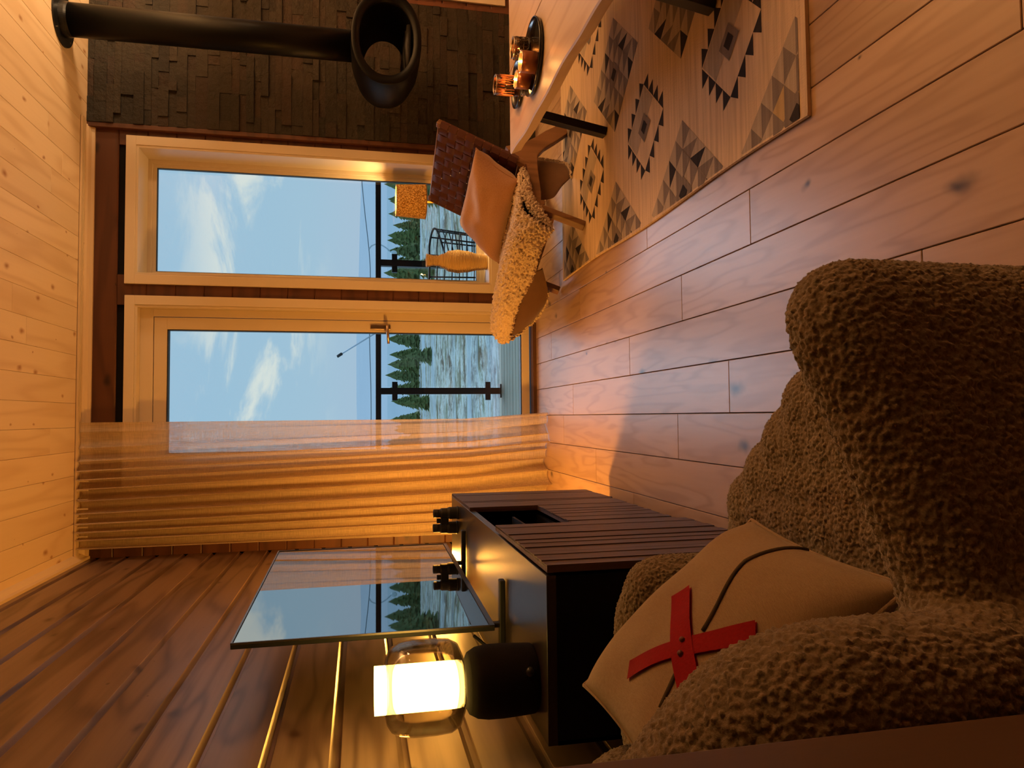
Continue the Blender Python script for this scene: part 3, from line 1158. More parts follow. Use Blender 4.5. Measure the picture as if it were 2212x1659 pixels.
def dark_diamond(cx_, cy_):
    a, b = 0.155, 0.160
    n = 4
    V = diamond(cx_, cy_, a, b)
    for k in range(4):
        p, q = V[k], V[(k + 1) % 4]
        for i in range(n):
            f0, f1 = i / n, (i + 1) / n
            s0 = (p[0] + (q[0] - p[0]) * f0, p[1] + (q[1] - p[1]) * f0)
            s1 = (p[0] + (q[0] - p[0]) * f1, p[1] + (q[1] - p[1]) * f1)
            sgn = 1 if (s0[0] + s1[0]) / 2 > cx_ else -1
            inner, outer = (s0, s1) if abs(s0[0] - cx_) < abs(s1[0] - cx_) else (s1, s0)
            tip = (outer[0] + sgn * 0.022, inner[1])
            rp([inner, outer, tip], 1)
    rp(V, 0, 1)
    m_ = a * 0.5
    rp([(cx_ + a * 0.96, cy_ + 0.0), (cx_ + a * 0.48, cy_ + b * 0.48), (cx_, cy_), (cx_ + a * 0.48, cy_ - b * 0.48)], 3, 2)
    rp([(cx_, cy_ + b * 0.96), (cx_ + a * 0.48, cy_ + b * 0.48), (cx_, cy_), (cx_ - a * 0.48, cy_ + b * 0.48)], 3, 2)
    rp(diamond(cx_, cy_, a * 0.36, b * 0.36), 3, 3)
    rp(diamond(cx_, cy_, a * 0.34, b * 0.34), 2, 4)
    rp(diamond(cx_, cy_, a * 0.17, b * 0.17), 1, 5)


def grey_diamond(cx_, cy_, och=False):
    a, b = 0.232, 0.250
    n = 5

    def P_(i, j):  # lattice along the two edge directions
        u, v = i / n, j / n
        return (cx_ + a * (u + v - 1), cy_ + b * (v - u))
    for i in range(n):
        for j in range(n):
            c = [P_(i, j), P_(i + 1, j), P_(i + 1, j + 1), P_(i, j + 1)]
            ring = min(i, j, n - 1 - i, n - 1 - j)
            if ring == 0:
                rp([c[0], c[1], c[2]] if j in (0, n - 1) else [c[0], c[1], c[3]], 2 if och else (1 if (i + j) % 3 == 0 else 2), 1)
                rp([c[0], c[2], c[3]] if j in (0, n - 1) else [c[1], c[2], c[3]], 3, 1)
            elif ring == 1:
                rp(c, (4 if och and (i + j) % 2 else 3), 1)
                rp([c[0], c[1], c[2]], 2, 2)
            else:
                rp(c, 4 if och else 3, 1)
    rp(diamond(cx_, cy_, a * 0.24, b * 0.24), 2, 3)
    rp(diamond(cx_, cy_, a * 0.12, b * 0.12), 1, 4)


for ix in range(3):
    for iy in range(-1, 4):
        dark_diamond(1.017 + 0.66 * ix, 1.762 + 0.598 * iy)
for ix in range(4):
    for iy in range(-1, 4):
        grey_diamond(0.688 + 0.66 * ix, 1.462 + 0.598 * iy, och=(iy == 0 and ix == 0))
tag(mb.build('kilim_rug', rug_mats), 'flat-woven beige rug with charcoal and grey serrated diamonds under the coffee table', 'rug')

# ------------------------------------------------------------------ lounge chair with woven leather
OA = Vector((0.830, 3.049, 0.0))
RZC = math.atan2(0.450, 0.893)
ch = thing('lounge_chair', 'low wooden lounge chair with woven dark leather back facing the room', 'chair', OA, RZC)
W = 0.483


def side(yc, parent):
    """rear leg, gusset and seat rail cut as one curved board; local x forward->back"""
    top = [(0.655, 0.012), (0.640, 0.060), (0.600, 0.120), (0.548, 0.180), (0.510, 0.235), (0.475, 0.330), (0.455, 0.318), (0.425, 0.285), (0.36, 0.245), (0.20, 0.236), (0.05, 0.262)]
    bot = [(0.05, 0.212), (0.20, 0.192), (0.34, 0.190), (0.43, 0.180), (0.48, 0.140), (0.53, 0.080), (0.592, 0.012)]
    mb = MB()
    mb.prism(top + bot, None, yc - 0.014, yc + 0.014, 0, lambda a, b, d: (a, d, b))
    o = mb.build('side_frame', M['oak'], parent, bevel=0.004, local=True)
    return o


for yc in (0.0, W):
    side(yc, ch)
    MB().beam((0.364, yc, 0.222), (0.612, yc, 0.640), 0.030, 0.030, (0, 1, 0)).build('back_post', M['oak'], ch, bevel=0.005, local=True)
    MB().beam((0.018, yc, 0.012), (0.118, yc, 0.235), 0.030, 0.036, (0, 1, 0)).build('front_leg', M['oak'], ch, bevel=0.003, local=True)
MB().beam((0.10, 0.0, 0.150), (0.10, W, 0.150), 0.016, 0.040, (0, 0, 1)).build('front_stretcher', M['oak'], ch, bevel=0.002, local=True)
MB().beam((0.395, 0.0, 0.262), (0.395, W, 0.262), 0.022, 0.026, (0, 0, 1)).build('rear_stretcher', M['oak'], ch, bevel=0.002, local=True)
MB().beam((0.605, 0.0, 0.628), (0.605, W, 0.628), 0.014, 0.018, (0, 0, 1)).build('top_rail', M['oak'], ch, bevel=0.002, local=True)

# woven leather straps
bx = Vector((0.248, 0, 0.418)).normalized()      # along the back, upward
bn = Vector((-0.860, 0, 0.510))                    # facing forward and up
b0 = Vector((0.395, 0, 0.275))
L_ = 0.405


def strap_mesh(mb, along, idx, pitch, wdt, n_other, mi=0):
    amp = 0.0042
    half = wdt / 2
    if along == 'w':      # across the chair, wrapping round both posts
        pos = (idx + 0.5) * pitch
        N = 60
        rows = []
        for i in range(N + 1):
            q = i / N
            y = -0.022 + (W + 0.044) * q
            ph_ = pi * (y - 0.0) / pitch
            off = amp * sin(ph_ + (pi if idx % 2 else 0))
            edge = max(0, -y, y - W)
            if edge > 0:
                off = 0.014 - edge * 0.9
            rows.append((y, off))
        rows = [(-0.0215, -0.018)] + rows + [(W + 0.0215, -0.018)]
        k = len(mb.v)
        for (y, off) in rows:
            for sgn in (-1, 1):
                for tk in (0.0015, -0.0015):
                    mb.v.append(b0 + bx * (pos + sgn * half) + Vector((0, y, 0)) + bn * (off + 0.012 + tk))
        for i in range(len(rows) - 1):
            a = k + i * 4
            b = a + 4
            for f in ((a, b, b + 2, a + 2), (a + 1, a + 3, b + 3, b + 1), (a, a + 1, b + 1, b), (a + 2, b + 2, b + 3, a + 3)):
                mb.f.append(f)
                mb.m.append(mi)
    else:
        pos = (idx + 0.5) * pitch
        N = 60
        k = len(mb.v)
        for i in range(N + 1):
            q = i / N
            s_ = -0.004 + (L_ + 0.008) * q
            ph_ = pi * s_ / pitch
            off = -amp * sin(pi * s_ / pitch_w + (pi if idx % 2 else 0))
            for sgn in (-1, 1):
                for tk in (0.0015, -0.0015):
                    mb.v.append(b0 + bx * s_ + Vector((0, pos + sgn * half, 0)) + bn * (off + 0.012 + tk))
        for i in range(N):
            a = k + i * 4
            b = a + 4
            for f in ((a, b, b + 2, a + 2), (a + 1, a + 3, b + 3, b + 1), (a, a + 1, b + 1, b), (a + 2, b + 2, b + 3, a + 3)):
                mb.f.append(f)
                mb.m.append(mi)


pitch_w = 0.0450
for i in range(9):
    mb = MB()
    strap_mesh(mb, 'w', i, pitch_w, 0.0405, 11)
    mb.build('cross_strap', M['leather'], ch, local=True, smooth=False)
pl = W / 11
for i in range(11):
    mb = MB()
    strap_mesh(mb, 'l', i, pl, 0.0395, 9)
    mb.build('long_strap', M['leather'], ch, local=True, smooth=False)
mb = MB()
for i in range(6):
    xx = 0.06 + 0.052 * i
    mb.box((xx, -0.016, 0.238 + 0.003 * abs(i - 3)), (xx + 0.044, W + 0.016, 0.243 + 0.003 * abs(i - 3)))
mb.build('seat_straps', M['leather'], ch, local=True)


# soft forms -------------------------------------------------------
def furry(o, tex_size, strength, voxel=None, smooth=0, levels=0, kind='VORONOI', second=None):
    if voxel:
        r = o.modifiers.new('remesh', 'REMESH')
        r.mode = 'VOXEL'
        r.voxel_size = voxel
        r.use_smooth_shade = True
    if smooth:
        s_ = o.modifiers.new('smooth', 'SMOOTH')
        s_.factor = 0.7
        s_.iterations = smooth
    if levels:
        s_ = o.modifiers.new('sub', 'SUBSURF')
        s_.subdivision_type = 'SIMPLE'
        s_.levels = levels
        s_.render_levels = levels
    if second:
        tx = bpy.data.textures.new('lumps', 'CLOUDS')
        tx.noise_scale = second[0]
        d = o.modifiers.new('lumps', 'DISPLACE')
        d.texture = tx
        d.texture_coords = 'LOCAL'
        d.strength = second[1]
        d.mid_level = 0.5
    if kind == 'VORONOI':
        tx = bpy.data.textures.new('curls', 'VORONOI')
        tx.noise_scale = tex_size
        tx.distance_metric = 'DISTANCE'
        tx.noise_intensity = 1.2
    else:
        tx = bpy.data.textures.new('curls', 'STUCCI')
        tx.noise_scale = tex_size
    d = o.modifiers.new('curls', 'DISPLACE')
    d.texture = tx
    d.texture_coords = 'LOCAL'
    d.strength = -strength if kind == 'VORONOI' else strength
    d.mid_level = 0.4
    tx2 = bpy.data.textures.new('fuzz', 'CLOUDS')
    tx2.noise_scale = tex_size * 0.45
    tx2.noise_depth = 2
    d = o.modifiers.new('fuzz', 'DISPLACE')
    d.texture = tx2
    d.texture_coords = 'LOCAL'
    d.strength = strength * 0.9
    d.mid_level = 0.5
    return o


def catmull(P, t_):
    n = len(P) - 1
    x = max(0.0, min(0.99999, t_)) * n
    i = int(x)
    f = x - i
    p0, p1, p2, p3 = P[max(i - 1, 0)], P[i], P[i + 1], P[min(i + 2, n)]
    return tuple(0.5 * ((2 * b) + (-a + c) * f + (2 * a - 5 * b + 4 * c - d) * f * f + (-a + 3 * b - 3 * c + d) * f ** 3) for a, b, c, d in zip(p0, p1, p2, p3))


def sheet(ctrl, nu, nv, thick):
    """closed thick sheet through a control grid ctrl[row][col]; returns (fur MB, underside MB)"""
    rows = len(ctrl)

    def pt(u, v):
        col = [catmull(r, u) for r in ctrl]
        return Vector(catmull(col, v))
    pts = [[pt(i / nu, j / nv) for i in range(nu + 1)] for j in range(nv + 1)]
    nrm = [[None] * (nu + 1) for _ in range(nv + 1)]
    for j in range(nv + 1):
        for i in range(nu + 1):
            a = pts[j][min(i + 1, nu)] - pts[j][max(i - 1, 0)]
            b = pts[min(j + 1, nv)][i] - pts[max(j - 1, 0)][i]
            n = a.cross(b)
            if n.length < 1e-9:
                n = Vector((0, 0, 1))
            n.normalize()
            nrm[j][i] = n
    if nrm[nv // 2][nu // 2].z < 0:
        nrm = [[-n for n in r] for r in nrm]
    top, und = MB(), MB()
    k = 0
    for j in range(nv + 1):
        for i in range(nu + 1):
            e = min(i, nu - i, j, nv - j)
            th = thick * min(1.0, (e / 4.0)) ** 0.5 if e < 4 else thick
            th = max(th, 0.0015)
            top.v.append(pts[j][i] + nrm[j][i] * th)
    row = nu + 1
    base = len(top.v)
    for j in range(nv + 1):
        for i in range(nu + 1):
            top.v.append(pts[j][i] - nrm[j][i] * 0.001)
    for j in range(nv):
        for i in range(nu):
            q = (j * row + i, j * row + i + 1, (j + 1) * row + i + 1, (j + 1) * row + i)
            top.f.append(q)
            top.m.append(0)
            top.f.append(tuple(base + a for a in reversed(q)))
            top.m.append(1)
    for i in range(nu):
        top.f.append((i, base + i, base + i + 1, i + 1))
        top.m.append(0)
        a = nv * row + i
        top.f.append((a + 1, base + a + 1, base + a, a))
        top.m.append(0)
    for j in range(nv):
        a = j * row
        top.f.append((a + row, base + a + row, base + a, a))
        top.m.append(0)
        a = j * row + nu
        top.f.append((a, base + a, base + a + row, a + row))
        top.m.append(0)
    # suede skin just below
    for j in range(1, nv):
        for i in range(1, nu):
            und.v.append(pts[j][i] - nrm[j][i] * 0.004)
    r2 = nu - 1
    for j in range(nv - 2):
        for i in range(nu - 2):
            und.f.append((j * r2 + i, j * r2 + i + 1, (j + 1) * r2 + i + 1, (j + 1) * r2 + i))
            und.m.append(0)
    return top, und


skin = thing('sheepskin', 'curly cream sheepskin draped over the lounge chair seat with suede underside', 'sheepskin', OA, RZC)
main = [
    [(0.335, -0.03, 0.262), (0.33, 0.10, 0.262), (0.33, 0.25, 0.262), (0.33, 0.40, 0.262), (0.33, 0.50, 0.262)],
    [(0.24, -0.035, 0.272), (0.22, 0.10, 0.275), (0.22, 0.25, 0.272), (0.22, 0.40, 0.278), (0.22, 0.52, 0.270)],
    [(0.14, -0.04, 0.285), (0.11, 0.10, 0.292), (0.11, 0.25, 0.290), (0.11, 0.40, 0.296), (0.10, 0.55, 0.282)],
    [(0.06, -0.05, 0.300), (0.02, 0.10, 0.322), (0.01, 0.25, 0.325), (0.00, 0.42, 0.325), (-0.01, 0.60, 0.315)],
    [(0.00, -0.06, 0.270), (-0.04, 0.06, 0.318), (-0.06, 0.25, 0.332), (-0.08, 0.45, 0.335), (-0.10, 0.66, 0.325)],
    [(-0.03, -0.06, 0.225), (-0.065, 0.06, 0.268), (-0.10, 0.25, 0.285), (-0.13, 0.45, 0.305), (-0.155, 0.70, 0.290)],
    [(-0.05, -0.05, 0.175), (-0.07, 0.04, 0.205), (-0.11, 0.20, 0.215), (-0.145, 0.42, 0.252), (-0.165, 0.66, 0.250)],
]
top, und = sheet(main, 110, 96, 0.022)
fo = top.build('fleece', [M['wool'], M['suede']], skin, smooth=True, local=True)
furry(fo, 0.013, 0.016, levels=1, second=(0.05, 0.016))
flap = [
    [(-0.15, 0.66, 0.290), (-0.10, 0.70, 0.200), (-0.06, 0.66, 0.130), (-0.05, 0.58, 0.100)],
    [(-0.12, 0.56, 0.272), (-0.09, 0.56, 0.190), (-0.07, 0.54, 0.125), (-0.05, 0.50, 0.088)],
    [(-0.09, 0.44, 0.262), (-0.07, 0.43, 0.190), (-0.05, 0.42, 0.130), (-0.04, 0.41, 0.095)],
    [(-0.06, 0.28, 0.250), (-0.04, 0.27, 0.200), (-0.02, 0.27, 0.160), (-0.01, 0.27, 0.150)],
]
top, und = sheet(flap, 60, 50, 0.014)
for v_ in top.v:
    pass
fo = top.build('front_flap', [M['suede'], M['suede']], skin, smooth=True, local=True)
mb = MB()
edge = [(-0.15, 0.70, 0.285), (-0.125, 0.72, 0.24), (-0.095, 0.71, 0.19), (-0.06, 0.67, 0.13), (-0.045, 0.60, 0.096), (-0.04, 0.52, 0.085), (-0.035, 0.42, 0.092)]
mb.tube([catmull([Vector(p) for p in edge], i / 60) for i in range(61)], 0.011, 14)
furry(mb.build('flap_fringe', M['wool'], skin, smooth=True, local=True), 0.012, 0.014, levels=2)
hang = [
    [(0.20, 0.040, 0.185), (0.30, 0.045, 0.182), (0.40, 0.045, 0.175), (0.46, 0.05, 0.165)],
    [(0.22, 0.042, 0.120), (0.31, 0.040, 0.120), (0.40, 0.042, 0.118), (0.46, 0.05, 0.115)],
    [(0.29, 0.040, 0.070), (0.34, 0.036, 0.070), (0.40, 0.040, 0.070), (0.455, 0.05, 0.070)],
    [(0.345, 0.038, 0.022), (0.37, 0.034, 0.020), (0.40, 0.036, 0.022), (0.44, 0.045, 0.030)],
]
top, und = sheet(hang, 44, 44, 0.004)
top.build('hanging_leg', [M['suede'], M['suede']], skin, smooth=True, local=True)
mb = MB()
edge = [(0.475, 0.052, 0.165), (0.472, 0.054, 0.12), (0.466, 0.052, 0.07), (0.446, 0.045, 0.028), (0.40, 0.038, 0.018), (0.35, 0.036, 0.018)]
mb.tube([catmull([Vector(p) for p in edge], i / 60) for i in range(61)], 0.009, 14)
furry(mb.build('hanging_fringe', M['wool'], skin, smooth=True, local=True), 0.012, 0.010, levels=2)
# fleece roll folded over the near rail
mb = MB()
edge = [(0.33, -0.022, 0.262), (0.22, -0.030, 0.262), (0.12, -0.035, 0.262), (0.05, -0.042, 0.235), (-0.01, -0.045, 0.205), (-0.035, -0.04, 0.180)]
mb.tube([catmull([Vector(p) for p in edge], i / 60) for i in range(61)], [0.010 + 0.018 * sin(pi * min(1, i / 60 * 1.0)) for i in range(61)], 18)
furry(mb.build('fleece_fold', M['wool'], skin, smooth=True, local=True), 0.012, 0.015, levels=2)


def pillow(c, thick, n=44, pinch=0.035, wr=0.004, seed=1):
    """c: four corners (a,b,c,d) around; returns surface fn and MB"""
    a, b, c_, d = [Vector(p) for p in c]
    nr = (b - a).cross(d - a).normalized()
    rs_ = random.Random(seed)
    o = Vector((rs_.uniform(0, 9), rs_.uniform(0, 9), 0))

    def S(u, v, sgn=1, lift=0.0):
        p, q = 2 * u - 1, 2 * v - 1
        # edges pull in between the corners
        k = pinch
        uu = u - k * p * (1 - q * q) * abs(p)
        vv = v - k * q * (1 - p * p) * abs(q)
        base = a * (1 - uu) * (1 - vv) + b * uu * (1 - vv) + c_ * uu * vv + d * (1 - uu) * vv
        h = ((1 - p ** 4) * (1 - q ** 4)) ** 0.62
        e = (1 - p * p) * (1 - q * q)
        w_ = noise.noise(Vector((u * 3.2, v * 3.2, sgn)) + o) * wr * 3 * e ** 0.3
        cr = wr * 1.5 * sin(14 * (u - v) + 2 * sgn) * (abs(p * q)) ** 1.5 * e ** 0.35
        return base + nr * (sgn * (thick / 2 * h + w_ * h + cr) + lift)
    mb = MB()
    for sgn in (1, -1):
        mb.grid(lambda u, v: S(u, v, sgn), n, n)
    seam = MB()
    path = [S(i / n, 0) for i in range(n)] + [S(1, i / n) for i in range(n)] + [S(1 - i / n, 1) for i in range(n)] + [S(0, 1 - i / n) for i in range(n + 1)]
    seam.tube(path, 0.0028, 6)
    return S, mb, seam


# tan cushion on the lounge chair
cc = [(1.227, 3.214, 0.475), (1.012, 3.672, 0.486), (0.790, 3.640, 0.292), (1.080, 3.186, 0.282)]
cu_ = thing('velvet_cushion', 'tan velvet cushion leaning against the woven leather chair back', 'cushion', cc[0])
S, mb, seam = pillow(cc, 0.19, 44, 0.04, 0.010, 3)
mb.build('cover', M['linen2'], cu_, smooth=True, weld=True)
seam.build('piping', M['linen2'], cu_, smooth=True)

# ------------------------------------------------------------------ media console
cxf, cxb, cy0, cy1, cz0, cz1 = -0.305, -0.640, 1.383, 2.865, 0.088, 0.641
co_ = thing('media_console', 'long dark wood media console with slatted sliding doors along the left wall', 'cabinet', ((cxf + cxb) / 2, (cy0 + cy1) / 2, 0))
mb = MB()
mb.box((cxb, cy0, cz1 - 0.020), (cxf - 0.008, cy1 - 0.01, cz1))
mb.build('top', M['ctop'], co_, bevel=0.001)
mb = MB()
mb.box((cxb, cy0, cz0), (cxf - 0.010, cy0 + 0.018, cz1 - 0.020))
mb.box((cxb, cy1 - 0.028, cz0), (cxf - 0.010, cy1 - 0.010, cz1 - 0.020))
mb.box((cxb, cy0, cz0), (cxf - 0.010, cy1 - 0.01, cz0 + 0.018))
mb.box((cxb, cy0, cz0), (cxb + 0.008, cy1 - 0.01, cz1 - 0.020))
mb.box((cxb, 1.93, cz0), (cxf - 0.03, 1.945, cz1 - 0.02))
mb.box((cxb, 1.93, 0.395), (cxf - 0.03, 2.42, 0.41))
mb.build('carcass', M['cside'], co_)


def slat_panel(ya, yb, za, zb, xf, th=0.016, name='sliding_door'):
    mb = MB()
    mb.box((xf - th, ya, za), (xf - 0.004, yb, zb))
    rs_ = random.Random(int(ya * 100))
    y = ya
    while y < yb - 0.002:
        wd = min(rs_.choice((0.018, 0.026, 0.034)), yb - y)
        if yb - y - wd < 0.008:
            wd = yb - y
        dp = rs_.choice((0.0, 0.0012, 0.0022))
        mb.box((xf - 0.006, y + 0.0004, za), (xf - dp, y + wd - 0.0006, zb))
        y += wd
    return mb.build(name, M['cslat'], co_)


slat_panel(cy0, 1.93, cz0, cz1 - 0.0015, cxf + 0.014)
slat_panel(2.39, cy1, cz0, cz1 - 0.0015, cxf + 0.003)
slat_panel(1.90, 2.39, cz0, 0.408, cxf + 0.003, name='drop_front')
mb = MB()
mb.box((cxf - 0.02, 2.02, 0.508), (cxf - 0.30, 2.30, 0.516))
mb.box((cxf - 0.06, 2.06, 0.4105), (cxf - 0.28, 2.26, 0.445))
sh = mb.build('inner_shelf', M['cside'], co_)
for y_ in (1.52, 2.79):
    for x_ in (cxf - 0.035, cxb + 0.035):
        MB().tube([(x_, y_, 0.0), (x_, y_, cz0)], [0.012, 0.016], 14).build('leg', M['black'], co_, smooth=True)
mb = MB()
mb.box((-0.40, 2.05, 0.517), (-0.365, 2.28, 0.540))
tag(mb.build('media_player', plain('grey_player', srgb(120, 128, 136), 0.25, 0.5), bevel=0.002), 'slim silver media player on the shelf inside the console opening', 'media player')

# television
tvx = -0.500
ty_0, ty_1, tz_0, tz_1 = 1.770, 2.775, 0.673, 1.287
tv = thing('television', 'thin flat television on two feet reflecting the window, on the console', 'television', (tvx, (ty_0 + ty_1) / 2, 0.641))
mb = MB().box((tvx - 0.012, ty_0, tz_0), (tvx, ty_1, tz_1))
tvb = mb.build('housing', M['rubber'], tv, bevel=0.0015)
MB().box((tvx - 0.040, ty_0 + 0.18, tz_0 + 0.02), (tvx - 0.012, ty_1 - 0.18, tz_0 + 0.30)).build('rear_housing', M['blackplastic'], tv, bevel=0.006)
m, t, out = newmat('tv_screen_glass')
co = t.n('TexCoord').outputs['Object']
bsdf(t, out, (0.006, 0.007, 0.008, 1), 0.015, 0.0, None, 1.0, IOR=2.9)
M['screen'] = m
MB().box((tvx - 0.001, ty_0 + 0.006, tz_0 + 0.014), (tvx + 0.0012, ty_1 - 0.006, tz_1 - 0.006)).build('screen', M['screen'], tv)
mb = MB()
frame_w = 0.004
for a_, b_ in (((ty_0, tz_1 - frame_w), (ty_1, tz_1)), ((ty_0, tz_0), (ty_1, tz_0 + 0.012)), ((ty_0, tz_0), (ty_0 + frame_w, tz_1)), ((ty_1 - frame_w, tz_0), (ty_1, tz_1))):
    mb.box((tvx - 0.002, a_[0], a_[1]), (tvx + 0.003, b_[0], b_[1]))
mb.build('bezel', plain('grey_bezel', srgb(120, 112, 108), 0.28, 0.8), tv)
for yy in (1.800, 2.480):
    mb = MB()
    mb.beam((tvx + 0.105, yy, 0.6495), (tvx - 0.105, yy - 0.0, 0.6495), 0.024, 0.015, (0, 0, 1))
    mb.beam((tvx - 0.006, yy, 0.650), (tvx - 0.006, yy, 0.675), 0.02, 0.012, (1, 0, 0))
    mb.build('foot', M['rubber'], tv, bevel=0.003)
mb = MB()
cab = [(tvx - 0.03, 1.80, 0.72), (tvx - 0.05, 1.76, 0.69), (tvx - 0.07, 1.72, 0.665), (tvx - 0.09, 1.70, 0.652), (tvx - 0.125, 1.69, 0.648)]
mb.tube([catmull(cab, i / 24) for i in range(25)], 0.004, 8)
mb.build('power_cable', M['rubber'], tv, smooth=True)

tv.rotation_euler = (0, 0, radians(-1.7))

# binoculars standing on the console
bn_ = thing('binoculars', 'black binoculars standing upright on the far end of the console', 'binoculars', (-0.383, 2.68, 0.641))
for dx, dy in ((-0.028, 0.008), (0.028, -0.008)):
    c0 = (-0.383 + dx, 2.68 + dy, 0.6415)
    b_ = MB().lathe([(0, 0), (0.0235, 0), (0.024, 0.003), (0.022, 0.006), (0.0225, 0.032), (0.019, 0.040), (0.019, 0.061), (0.015, 0.066), (0.015, 0.072), (0, 0.072)], c0, 28).build('barrel', M['rubber'], bn_, smooth=False)
    MB().lathe([(0.0, 0.0725), (0.0145, 0.0725), (0.0155, 0.075), (0.0155, 0.090), (0.012, 0.091), (0.010, 0.086), (0, 0.086)], c0, 24).build('eyecup', M['rubber'], b_, smooth=False)
mb = MB()
mb.beam((-0.405, 2.684, 0.690), (-0.361, 2.676, 0.690), 0.02, 0.028, (0, 0, 1))
mb.build('bridge', M['rubber'], bn_, bevel=0.003)
MB().lathe([(0, 0), (0.009, 0), (0.009, 0.014), (0, 0.014)], (-0.383, 2.68, 0.705), 20).build('focus_wheel', M['rubber'], bn_)

# glass table lamp on a fabric speaker base
lx, ly, lz = -0.548, 1.500, 0.6415
sp = thing('speaker_lamp', 'table lamp with clear rounded glass shade on a black fabric speaker base', 'lamp', (lx, ly, lz))
pr = [(0, 0), (0.066, 0.0), (0.069, 0.004), (0.070, 0.012), (0.071, 0.03), (0.073, 0.07), (0.0725, 0.10), (0.069, 0.122), (0.060, 0.138), (0.044, 0.146), (0, 0.147)]
MB().lathe(pr, (lx, ly, lz), 72).build('speaker_base', M['speaker'], sp, smooth=True)
th = radians(-62)
mb = MB().lathe([(0, 0), (0.008, 0.001), (0.010, 0.004), (0.007, 0.008), (0, 0.009)], (0, 0, 0), 16)
mb.v = [Vector((lx + 0.071 * cos(th), ly + 0.071 * sin(th), lz + 0.022)) + Vector((v_.z * cos(th) - v_.x * sin(th), v_.z * sin(th) + v_.x * cos(th), v_.y)) for v_ in mb.v]
mb.build('light_switch', M['blackplastic'], sp, smooth=True)
g0 = lz + 0.147
gp = [(0.030, 0.001), (0.060, 0.003), (0.080, 0.012), (0.090, 0.030), (0.0925, 0.06), (0.0925, 0.105), (0.089, 0.130), (0.080, 0.148), (0.066, 0.157), (0.052, 0.160)]
inner = [(r - 0.0025, z_ + (0.002 if i < 3 else -0.001)) for i, (r, z_) in enumerate(gp)][::-1]
MB().lathe(gp + inner, (lx, ly, g0), 72, caps=False).build('glass_shade', M['clear'], sp, smooth=True)
m, t, out = newmat('frosted_glow_tube')
co = t.n('TexCoord').outputs['Object']
zz = t.n('SeparateXYZ', {0: co}).outputs[2]
e1 = t.n('Emission', {'Color': (1.0, 0.62, 0.13, 1), 'Strength': 16.0})
t.nt.links.new(e1.outputs[0], out.inputs[0])
M['tube'] = m
MB().lathe([(0, 0.004), (0.038, 0.004), (0.0455, 0.012), (0.0465, 0.03), (0.0465, 0.165), (0.0465, 0.181), (0.044, 0.181), (0.043, 0.15), (0, 0.148)], (lx, ly, g0), 56).build('inner_diffuser', M['tube'], sp, smooth=True)

# hidden lamp behind the television, glowing on the curtain
hl = thing('globe_lamp', 'lit globe lamp behind the television and far end of the console', 'lamp', (-0.630, 3.12, 0))
MB().lathe([(0, 0), (0.055, 0), (0.055, 0.01), (0.008, 0.018), (0.006, 0.60), (0, 0.60)], (-0.630, 3.12, 0), 24).build('stand', M['brass'], hl)
MB().lathe([(0.055 * sin(pi * i / 16), 0.655 - 0.055 * cos(pi * i / 16)) for i in range(17)], (-0.630, 3.12, 0), 28).build('globe', emis('globe_glow', (1.0, 0.42, 0.06, 1), 440), hl, smooth=True)

# ------------------------------------------------------------------ boucle armchair in the foreground
F = Vector((0.94, 0.34, 0)).normalized()
Lf = Vector((-F.y, F.x, 0))
ac = thing('boucle_armchair', 'sand coloured boucle armchair seen from behind in the foreground', 'armchair', (-0.16, 0.80, 0.0))


def blob(mb, c, r, sx=1, sy=1, sz=1, n=14):
    k = len(mb.v)
    c = Vector(c)
    rings = n
    for i in range(rings + 1):
        ph_ = pi * i / rings
        for j in range(2 * n):
            th = pi * j / n
            mb.v.append(c + Vector((r * sx * sin(ph_) * cos(th), r * sy * sin(ph_) * sin(th), r * sz * cos(ph_))))
    for i in range(rings):
        for j in range(2 * n):
            j2 = (j + 1) % (2 * n)
            mb.f.append((k + i * 2 * n + j, k + i * 2 * n + j2, k + (i + 1) * 2 * n + j2, k + (i + 1) * 2 * n + j))
            mb.m.append(0)


def shell_wall(mb, path, n):
    """path: (x, y, top z, bottom z, radius); capsule columns swept along it"""
    for i in range(n + 1):
        x, y, zt, zb, r = catmull(path, i / n)
        steps = max(2, int((zt - zb) / (r * 0.8)))
        blob(mb, (x, y, zt - r), r, 1, 1, 1, 9)
        mb.tube([(x, y, zb + r * 0.4), (x, y, zt - r)], [r * 0.95, r], 18)


# near arm and the side that faces the camera
mb = MB()
near = [(0.098, 0.640, 0.500, 0.12, 0.046), (0.100, 0.612, 0.585, 0.12, 0.050), (0.078, 0.585, 0.613, 0.12, 0.050), (0.01, 0.560, 0.598, 0.12, 0.050), (-0.07, 0.535, 0.580, 0.12, 0.050),
        (-0.15, 0.515, 0.562, 0.12, 0.052), (-0.22, 0.50, 0.56, 0.12, 0.054)]
shell_wall(mb, near, 40)
# tall back
back = [(-0.207, 0.466, 0.722, 0.12, 0.060), (-0.224, 0.476, 0.768, 0.12, 0.064), (-0.262, 0.500, 0.796, 0.12, 0.068), (-0.33, 0.54, 0.82, 0.12, 0.074), (-0.42, 0.62, 0.840, 0.12, 0.080),
        (-0.49, 0.74, 0.83, 0.12, 0.080), (-0.52, 0.86, 0.79, 0.12, 0.078), (-0.53, 0.96, 0.70, 0.12, 0.072)]
shell_wall(mb, back, 44)
